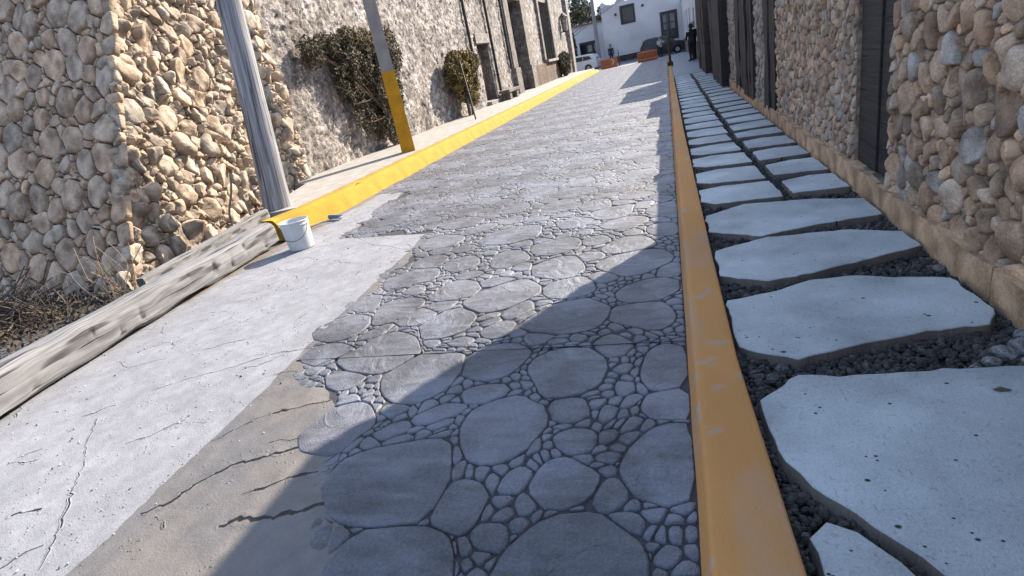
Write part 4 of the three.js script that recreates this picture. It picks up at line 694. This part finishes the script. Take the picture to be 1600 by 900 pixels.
// ------------------------------------------------------------------ white house across the crossing street
{
  const H = thing('white_house', 'white two storey house with scalloped parapet facing down the street', 'building');
  const X0 = -5.42, X1 = 2.4, D = 56, TOP = 4.85, wins = [[-3.72, -2.5, 3.2, 4.66], [-0.32, 1.05, 1.15, 3.42]];
  const g = wallHoles(X1 - X0, TOP, wins.map(([a, b, c, e]) => [a - X0, b - X0, c, e]), 0.3); g.translate(X0, 0, -D - 0.3); mesh('wall', boxUV(g), M.white, H);
  mesh('side_wall', boxG(X0, X0 + 0.3, 0, TOP - 0.01, D + 0.31, D + 8), M.white, H); mesh('roof', boxG(X0 + 0.3, X1, TOP - 0.3, TOP - 0.1, D + 0.31, D + 8), M.tile, H);
  // scalloped parapet
  const s = new THREE.Shape(); s.moveTo(X0 + 0.02, TOP); s.lineTo(X0 + 0.02, TOP + 0.42); s.quadraticCurveTo(X0 + 0.3, TOP + 0.5, X0 + 0.38, TOP + 0.3); s.quadraticCurveTo(X0 + 0.8, TOP + 0.02, X0 + 1.3, TOP + 0.16); s.quadraticCurveTo(X0 + 1.45, TOP + 0.5, X0 + 1.75, TOP + 0.5); s.quadraticCurveTo(X0 + 2.1, TOP + 0.5, X0 + 2.2, TOP + 0.2); s.lineTo(X1 - 0.02, TOP + 0.2); s.lineTo(X1 - 0.02, TOP);
  const pg = new THREE.ExtrudeGeometry(s, { depth: 0.26, bevelEnabled: false, curveSegments: 10 }); pg.translate(0, 0, -D - 0.28); mesh('parapet', boxUV(pg), M.white, H);
  wins.forEach(([a, b, c, e], i) => {
    const w = mesh('window', boxG(a, b, c, e, D + 0.2, D + 0.24), M.glass, H), t = 0.13;
    for (const q of [[a - 0.04, a + t, c - 0.04, e + 0.04], [b - t, b + 0.04, c - 0.04, e + 0.04], [a + t, b - t, c - 0.04, c + t], [a + t, b - t, e - t, e + 0.04]]) mesh('frame', boxG(q[0], q[1], q[2], q[3], D - 0.05, D + 0.12), M.darkFrame, w);
    if (i) { mesh('mullion', boxG((a + b) / 2 - 0.05, (a + b) / 2 + 0.05, c + t, e - t, D, D + 0.14), M.darkFrame, w); for (const y of [1.9, 2.5]) mesh('glazing_bar', boxG(a + t, b - t, y, y + 0.05, D + 0.14, D + 0.18), M.darkFrame, w); mesh('curtain', boxG(0.45, 0.85, 2.0, 3.2, D + 0.18, D + 0.195), M.curtain, w); mesh('curtain', boxG(-0.14, 0.1, 2.0, 3.2, D + 0.18, D + 0.195), M.curtain, w); }
  });
  mesh('base_band', boxG(X0 + 0.3, X1, 0.0, 0.62, D - 0.06, D - 0.002), M.band, H);
  for (const [x, y] of [[-4.15, 4.1], [-1.75, 4.35]]) { const l = new THREE.SphereGeometry(0.11, 12, 8); l.translate(x, y, -D + 0.12); const b = mesh('wall_lamp', l, M.darkFrame, H); mesh('bracket', boxG(x - 0.03, x + 0.03, y + 0.05, y + 0.1, D - 0.14, D - 0.001), M.darkFrame, b); }
  const A = thing('low_annex', 'low white annex with a wide dark shopfront beside the white house', 'building'), ax0 = -12, ax1 = -5.75, AD = 60;
  const ag = wallHoles(ax1 - ax0, 4.0, [[3.7, 5.55, 1.1, 2.45]], 0.3); ag.translate(ax0, 0, -AD - 0.3); mesh('wall', boxUV(ag), M.white, A);
  const wd = mesh('window', boxG(-8.3, -6.45, 1.1, 2.45, AD + 0.2, AD + 0.24), M.glass, A); for (const x of [-8.3, -7.7, -7.05, -6.53]) mesh('frame', boxG(x, x + 0.1, 1.1, 2.45, AD + 0.05, AD + 0.19), M.darkFrame, wd); mesh('frame', boxG(-8.3, -6.45, 2.25, 2.46, AD - 0.03, AD + 0.049), M.darkFrame, wd); mesh('curtain', boxG(-7.55, -7.1, 1.5, 2.1, AD + 0.16, AD + 0.185), M.curtain, wd); mesh('curtain', boxG(-6.9, -6.6, 1.5, 2.2, AD + 0.16, AD + 0.185), M.curtain, wd);
  mesh('eave', boxG(ax0, ax1 + 0.1, 4.0, 4.12, AD - 0.25, AD + 5, 0.02), M.tile, A);
}
struct('pavement', boxG(-40, 30, -0.04, 0.09, 54.7, 55.9, 0.01), M.greyPave);

// ------------------------------------------------------------------ street poles, wires, far trees
{
  const P = thing('far_utility_pole', 'slim grey concrete utility pole between annex and white house', 'pole', [-6.0, 0.08, -55.2]);
  mesh('shaft', new THREE.CylinderGeometry(0.12, 0.2, 9, 14).translate(0, 4.5, 0), M.concretePost, P); mesh('crossarm', new THREE.BoxGeometry(1.6, 0.1, 0.1).translate(0, 8.2, 0), M.timberBrown, P);
  const wires = [[[-9, 3.05], [-6.0, 4.3], [-2.2, 5.9]], [[-9, 3.3], [-6, 4.5], [-2.4, 5.95]], [[-9.2, 2.6], [-6, 4.15], [-1.6, 5.95]]];
  wires.forEach((w, i) => tag(mesh('wire', tube(w.map(([x, y], k) => V(x * 0.97, y, -55.35 - 0.02 * i - (k === 2 ? 0.4 : 0))), 0.022, 6), M.wire), 'sagging dark cable running past the far utility pole along the white house', 'cable', 'cables by the far pole'));
  function tree(label, x, d, h, r, seed, col, name = 'far_tree') {
    const g = thing(name, label, 'tree', [x, -0.02, -d]), rng = rngOf(seed);
    const t = new THREE.CylinderGeometry(0.1, 0.25, h * 0.6, 8); t.translate(0, h * 0.3, 0); mesh('trunk', t, M.twig, g);
    const e = []; for (let k = 0; k < 14; k++) { const a = rng() * 6.3, q = r * 0.75 * Math.sqrt(rng()); e.push([Math.cos(a) * q, h * (0.42 + 0.55 * rng()), Math.sin(a) * q, r * 0.36, h * 0.11, r * 0.36]); }
    const sm = blob(rng, e, 0.6, seed); mesh('limbs', twigs(rng, 24, () => V(0, h * (0.3 + 0.28 * rng()), 0), () => sm() || V(0, h * 0.7, 0), 0.04), M.twig, g);
    mesh('crown', leafCloud(rng, 9000, sm, 0.11, (p, r) => { const k = 0.8 + 0.5 * r(); return [col[0] * k, col[1] * k, col[2] * k]; }), M.leaf, g);
  }
  tree('sparse dark tree rising behind the low annex next to the facade', -10.6, 68, 8.2, 2.6, 91, [0.07, 0.08, 0.045]);
  tree('grey green tree top over the low annex beside the pole', -8.0, 72, 6.6, 2.2, 92, [0.1, 0.11, 0.07]);
  const c = thing('columnar_tree', 'dark green columnar tree before the low annex', 'tree', [-8.55, -0.02, -56.6]), rng = rngOf(93);
  mesh('trunk', new THREE.CylinderGeometry(0.06, 0.1, 2, 8).translate(0, 1, 0), M.twig, c); mesh('crown', leafCloud(rng, 12000, blob(rng, [[0, 2.2, 0, 0.5, 1.6, 0.5], [0, 1.1, 0, 0.45, 0.8, 0.45]], 0.2, 4), 0.06, (p, r) => [0.03 + 0.02 * r(), 0.045 + 0.02 * r(), 0.02]), M.leaf, c);
  const b = thing('bollard', 'brown iron bollard with square foot at the end of the ochre kerb', 'bollard', [0.1, 0.11, -30.4]);
  mesh('shaft', new THREE.LatheGeometry([[0, 0], [0.09, 0], [0.085, 0.2], [0.065, 0.25], [0.06, 1.1], [0.08, 1.14], [0.08, 1.2], [0.06, 1.24], [0.075, 1.34], [0.04, 1.42], [0, 1.44]].map(p => new THREE.Vector2(...p)), 16), M.brownIron, b); mesh('foot', new THREE.BoxGeometry(0.28, 0.18, 0.28).translate(0, 0.09, 0), M.iron, b);
}

// ------------------------------------------------------------------ orange plastic barriers
function barrier(label, x, d, turn, arrow, w = 1.35, y = 0) {
  const g = thing('road_barrier', label, 'barrier', [x, y, -d], turn, undefined);
  const s = new THREE.Shape(); for (const [i, p] of [[0.26, 0], [0.26, 0.1], [0.13, 0.2], [0.09, 0.62], [0.06, 0.68], [-0.06, 0.68], [-0.09, 0.62], [-0.13, 0.2], [-0.26, 0.1], [-0.26, 0]].entries()) i ? s.lineTo(...p) : s.moveTo(...p);
  const e = new THREE.ExtrudeGeometry(s, { depth: w - 0.04, bevelEnabled: true, bevelSize: 0.02, bevelThickness: 0.02, bevelSegments: 2 }); e.rotateY(Math.PI / 2); e.translate(-w / 2 + 0.02, 0.0, 0); mesh('body', boxUV(e), M.orange, g);
  for (const k of [-1, 0, 1]) mesh('slot', new RoundedBoxGeometry(0.12, 0.07, 0.3, 2, 0.02).translate(k * w * 0.3, 0.045, 0), M.rubber, g);
  for (let i = 0; i < 6; i++) for (let j = 0; j < 3; j++) { if (arrow && i > 2) continue; mesh('stud', new THREE.CylinderGeometry(0.025, 0.025, 0.02, 8).rotateX(Math.PI / 2).translate(-w / 2 + 0.12 + i * (w - 0.24) / 5, 0.28 + j * 0.12, 0.146 - j * 0.011), M.brownIron, g); }
  if (arrow) { const a = new THREE.Shape(); a.moveTo(0, 0); a.lineTo(0.14, 0); a.lineTo(0.3, 0.22); a.lineTo(0.14, 0.44); a.lineTo(0, 0.44); a.lineTo(0.16, 0.22); const ag = new THREE.ExtrudeGeometry(a, { depth: 0.012, bevelEnabled: false }); ag.rotateX(-0.095); ag.translate(w / 2 - 0.52, 0.2, 0.15); mesh('chevron', ag, M.cream, g); }
  return g;
}
barrier('orange plastic barrier with pale chevron beside the white car', -4.55, 48.6, 0.12, true);
barrier('orange plastic barrier without chevron before the dark car', -1.52, 46.9, 0.1, false);
barrier('orange plastic barrier standing behind the plain one by the dark car', -1.35, 48.6, 0.25, false, 1.2);
tag(mesh('warning_pole', new THREE.CylinderGeometry(0.03, 0.04, 1.25, 8).translate(-3.72, 0.6, -48.4), M.iron), 'thin dark pole standing at the end of the chevron barrier', 'pole');

// ------------------------------------------------------------------ cars, side on; heading along +x before turning
function car(name, label, x, d, turn, paint, L, H, y) {
  const g = thing(name, label, 'car', [x, y, -d], turn), hw = 0.86;
  const s = new THREE.Shape(); s.moveTo(-L / 2, 0.3); s.lineTo(-L / 2 - 0.02, 0.6); s.quadraticCurveTo(-L / 2, 0.85, -L / 2 + 0.06, 0.95); s.lineTo(-L * 0.42, H * 0.9); s.quadraticCurveTo(-L * 0.4, H * 0.97, -L * 0.3, H); s.lineTo(-L * 0.02, H); s.quadraticCurveTo(L * 0.06, H * 0.985, L * 0.12, H * 0.9); s.lineTo(L * 0.27, 0.98); s.quadraticCurveTo(L * 0.42, 0.92, L * 0.47, 0.8); s.quadraticCurveTo(L / 2, 0.7, L / 2, 0.5); s.lineTo(L / 2 - 0.02, 0.24);
  const arch = (cx) => { s.lineTo(cx + 0.36, 0.22); s.absarc(cx, 0.3, 0.36, 0, Math.PI, false); s.lineTo(cx - 0.36, 0.22); }; arch(L * 0.32); arch(-L * 0.3); s.lineTo(-L / 2, 0.3);
  const e = new THREE.ExtrudeGeometry(s, { depth: hw * 2 - 0.16, bevelEnabled: true, bevelSize: 0.05, bevelThickness: 0.08, bevelSegments: 3, curveSegments: 10 }); e.translate(0, 0, -hw + 0.08);
  const p = e.attributes.position; for (let i = 0; i < p.count; i++) { const yy = p.getY(i); if (yy > 0.9) p.setZ(i, p.getZ(i) * (1 - 0.17 * (yy - 0.9) / (H - 0.9))); } e.computeVertexNormals(); mesh('body', e, paint, g);
  const side = (pts, z, name) => { const q = new THREE.Shape(pts.map(a => new THREE.Vector2(...a))); const w = new THREE.ExtrudeGeometry(q, { depth: 0.015, bevelEnabled: false }); const pp = w.attributes.position; for (let i = 0; i < pp.count; i++) { const yy = pp.getY(i); const zz = (hw + 0.004) * (1 - 0.17 * Math.max(0, yy - 0.9) / (H - 0.9)); pp.setZ(i, z * (zz + pp.getZ(i))); } w.computeVertexNormals(); mesh(name, w, M.glass, g); };
  for (const z of [1, -1]) {
    side([[-L * 0.4, 1.02], [-L * 0.34, H * 0.91], [-L * 0.2, H * 0.945], [-L * 0.2, 0.98]], z, 'side_window'); side([[-L * 0.185, 0.98], [-L * 0.185, H * 0.945], [-L * 0.02, H * 0.945], [-L * 0.02, 0.97]], z, 'side_window'); side([[-L * 0.005, 0.97], [-L * 0.005, H * 0.945], [L * 0.06, H * 0.92], [L * 0.2, 0.98]], z, 'side_window');
    for (const cx of [L * 0.32, -L * 0.3]) { const t = new THREE.TorusGeometry(0.225, 0.085, 10, 24); t.translate(cx, 0.31, z * (hw - 0.1)); const w = mesh('wheel', t, M.rubber, g); mesh('rim', new THREE.CylinderGeometry(0.19, 0.19, 0.1, 18).rotateX(Math.PI / 2).translate(cx, 0.31, z * (hw - 0.09)), M.alloy, w); }
    mesh('tail_light', new RoundedBoxGeometry(0.1, 0.26, 0.18, 2, 0.03).translate(-L / 2 + 0.02, 0.86, z * (hw - 0.16)), M.redLens, g); mesh('headlight', new RoundedBoxGeometry(0.2, 0.14, 0.3, 2, 0.04).translate(L / 2 - 0.1, 0.72, z * (hw - 0.22)), M.paleLens, g);
    mesh('mirror', new RoundedBoxGeometry(0.14, 0.12, 0.18, 2, 0.03).translate(L * 0.17, 1.02, z * (hw + 0.06)), paint, g);
  }
  const scr = (x0, y0, x1, y1, name) => { const w = new THREE.BoxGeometry(0.02, Math.hypot(x1 - x0, y1 - y0), 1.25); w.rotateZ(Math.atan2(-(x1 - x0), y1 - y0)); w.translate((x0 + x1) / 2, (y0 + y1) / 2, 0); mesh(name, w, M.glass, g); };
  scr(L * 0.275 + 0.045, 1.0, L * 0.13 + 0.05, H * 0.89, 'windscreen'); scr(-L / 2 + 0.02, 0.98, -L * 0.425 - 0.035, H * 0.88, 'rear_window');
  mesh('number_plate', new THREE.BoxGeometry(0.02, 0.12, 0.36).translate(-L / 2 - 0.035, 0.6, 0), M.white, g); mesh('rear_bumper', new RoundedBoxGeometry(0.16, 0.16, 1.6, 2, 0.05).translate(-L / 2 + 0.02, 0.4, 0), paint, g);
  return g;
}
car('parked_car', 'white hatchback parked across the end of the street past the facade', -7.75, 53.4, Math.PI - 0.16, M.carWhite, 3.9, 1.4, -0.1);
car('parked_car', 'dark car parked before the white house behind a standing person', -0.35, 52.6, 0.06, M.carDark, 3.6, 1.5, -0.012);

// ------------------------------------------------------------------ people: one skinned field per figure
function person(label, x, y, d, turn, h, colours, pose) {
  const S = h / 1.75, J = (a) => V(...a);
  const p = Object.assign({ hl: [0.1, 0.92, 0], kl: [0.1, 0.5, 0.02], al: [0.1, 0.08, -0.02], hr: [-0.1, 0.92, 0], kr: [-0.1, 0.5, 0.02], ar: [-0.1, 0.08, -0.02], sl: [0.18, 1.42, 0], el: [0.24, 1.13, -0.02], wl: [0.24, 0.88, 0.08], sr: [-0.18, 1.42, 0], er: [-0.24, 1.13, -0.02], wr: [-0.24, 0.88, 0.08] }, pose);
  const bones = [[[0, 0.95, 0], [0, 1.2, 0], 0.15, 0.14, 1], [[0, 1.2, 0], [0, 1.38, -0.01], 0.14, 0.155, 1], [p.sl, p.sr, 0.085, 0.085, 1], [[0, 1.42, 0], [0, 1.54, 0.01], 0.06, 0.055, 2], [p.hl, p.kl, 0.095, 0.068, 0], [p.kl, p.al, 0.065, 0.045, 0], [p.hr, p.kr, 0.095, 0.068, 0], [p.kr, p.ar, 0.065, 0.045, 0],
    [p.al, [p.al[0] + 0.01, 0.04, p.al[2] + 0.17], 0.048, 0.04, 3], [p.ar, [p.ar[0] - 0.01, 0.04, p.ar[2] + 0.17], 0.048, 0.04, 3], [p.sl, p.el, 0.065, 0.05, 1], [p.el, p.wl, 0.05, 0.036, 1], [p.sr, p.er, 0.065, 0.05, 1], [p.er, p.wr, 0.05, 0.036, 1],
    [[0, 1.66, 0.01], [0, 1.61, 0.025], 0.098, 0.08, 2], [[0, 1.63, 0.1], [0, 1.6, 0.118], 0.012, 0.018, 2], [[0.095, 1.63, 0], [0.1, 1.6, 0], 0.016, 0.014, 2], [[-0.095, 1.63, 0], [-0.1, 1.6, 0], 0.016, 0.014, 2], [[0, 1.69, -0.025], [0, 1.62, -0.045], 0.1, 0.085, 4]];
  for (const [w, e, sg] of [[p.wl, p.el, 1], [p.wr, p.er, -1]]) { // palm and five fingers
    const dir = J(w).sub(J(e)).normalize(), sd = V(0, 0, 1).addScaledVector(dir, -dir.z).normalize(), end = J(w).addScaledVector(dir, 0.08); bones.push([w, end.toArray(), 0.032, 0.034, 2]);
    [[-0.03, 0.06], [-0.01, 0.075], [0.011, 0.072], [0.03, 0.058]].forEach(([o, l]) => { const a = end.clone().addScaledVector(sd, o), m = a.clone().addScaledVector(dir, l * 0.6), b = m.clone().addScaledVector(dir, l * 0.4).add(V(-sg * 0.02, 0, 0)); bones.push([a.toArray(), m.toArray(), 0.011, 0.0105, 2], [m.toArray(), b.toArray(), 0.0105, 0.009, 2]); });
    const t0 = J(w).addScaledVector(dir, 0.03).addScaledVector(sd, 0.03); bones.push([t0.toArray(), t0.clone().addScaledVector(dir, 0.045).addScaledVector(sd, 0.03).toArray(), 0.013, 0.011, 2]);
  }
  const B = bones.map(([a, b, r0, r1, m]) => ({ a: J(a), b: J(b), ab: J(b).sub(J(a)), r0, r1, m })), q = new THREE.Vector3();
  const dist = (P) => { let acc = 1e9, col = 0, best = 1e9; for (const b of B) { const t = clamp(q.copy(P).sub(b.a).dot(b.ab) / b.ab.lengthSq()); const dd = q.copy(b.a).addScaledVector(b.ab, t).distanceTo(P) - lerp(b.r0, b.r1, t); if (dd < best) { best = dd; col = b.m; } const k = Math.min(0.035, b.r0 * 0.8), hh = clamp(0.5 + 0.5 * (acc - dd) / k); acc = acc > 1e8 ? dd : lerp(acc, dd, hh) - k * hh * (1 - hh); } return [acc, col]; };
  const geos = [], N = 46;
  for (const [cx, cy, cz, sx, sy, sz] of [[0, 0.72, 0.03, 0.5, 0.76, 0.36], [0, 1.64, 0.02, 0.17, 0.17, 0.19]].concat([p.wl, p.wr].map((w, i) => { const e = i ? p.er : p.el, dr = J(w).sub(J(e)).normalize(); const c = J(w).addScaledVector(dr, 0.08); return [c.x, c.y, c.z, 0.12, 0.12, 0.12]; }))) {
    const mc = new MarchingCubes(N, M.cloth, false, false, 60000); mc.isolation = 0; const half = N / 2;
    for (let k = 0; k < N; k++) for (let j = 0; j < N; j++) for (let i = 0; i < N; i++) mc.field[i + j * N + k * N * N] = -dist(V(cx + (i - half) / half * sx, cy + (j - half) / half * sy, cz + (k - half) / half * sz))[0];
    mc.update(); const n = mc.count, pa = mc.positionArray.slice(0, n * 3), cs = new Float32Array(n * 3);
    for (let i = 0; i < n; i++) { const P = V(cx + pa[3 * i] * sx, cy + pa[3 * i + 1] * sy, cz + pa[3 * i + 2] * sz); pa.set([P.x, P.y, P.z], 3 * i); let c = dist(P)[1]; cs.set(colours[c], 3 * i); }
    const g = new THREE.BufferGeometry(); g.setAttribute('position', new THREE.BufferAttribute(pa, 3)); g.setAttribute('color', new THREE.BufferAttribute(cs, 3)); g.computeVertexNormals(); geos.push(g);
  }
  const g = merge(geos); g.scale(S, S, S); const m = mesh('person', g, M.cloth); m.position.set(x, y, -d); m.rotation.y = turn; return tag(m, label, 'person');
}
const skin = [0.3, 0.18, 0.12], hair = [0.02, 0.016, 0.013], dark = [0.018, 0.018, 0.022], shoe = [0.02, 0.018, 0.016];
person('person in pale shirt and white cap standing before the dark car', -0.5, -0.012, 49.6, 0.4, 1.56, [[0.03, 0.03, 0.035], [0.62, 0.6, 0.6], skin, shoe, [0.6, 0.6, 0.6]], { el: [0.3, 1.18, 0.05], wl: [0.34, 1.3, 0.24], er: [-0.26, 1.14, 0.05], wr: [-0.12, 1.12, 0.24] });
person('person in black clothes standing on the grey pavement by the white wing', 1.18, 0.1, 31.2, -2.6, 1.7, [dark, dark, skin, shoe, hair], { el: [0.27, 1.12, 0.02], wl: [0.16, 1.05, 0.22], er: [-0.25, 1.12, 0.02], wr: [-0.2, 1.0, 0.2] });
person('person in long dark clothes and pale cap standing against the white wing', 1.3, 0.1, 31.9, -2.2, 1.8, [dark, [0.012, 0.013, 0.02], skin, shoe, [0.4, 0.4, 0.42]], {});
person('person in dark jacket standing behind the chevron barrier', -4.85, 0.09, 54.9, 0.2, 1.66, [[0.04, 0.045, 0.06], [0.03, 0.03, 0.045], skin, shoe, hair], {});
renderer.render(scene, camera);
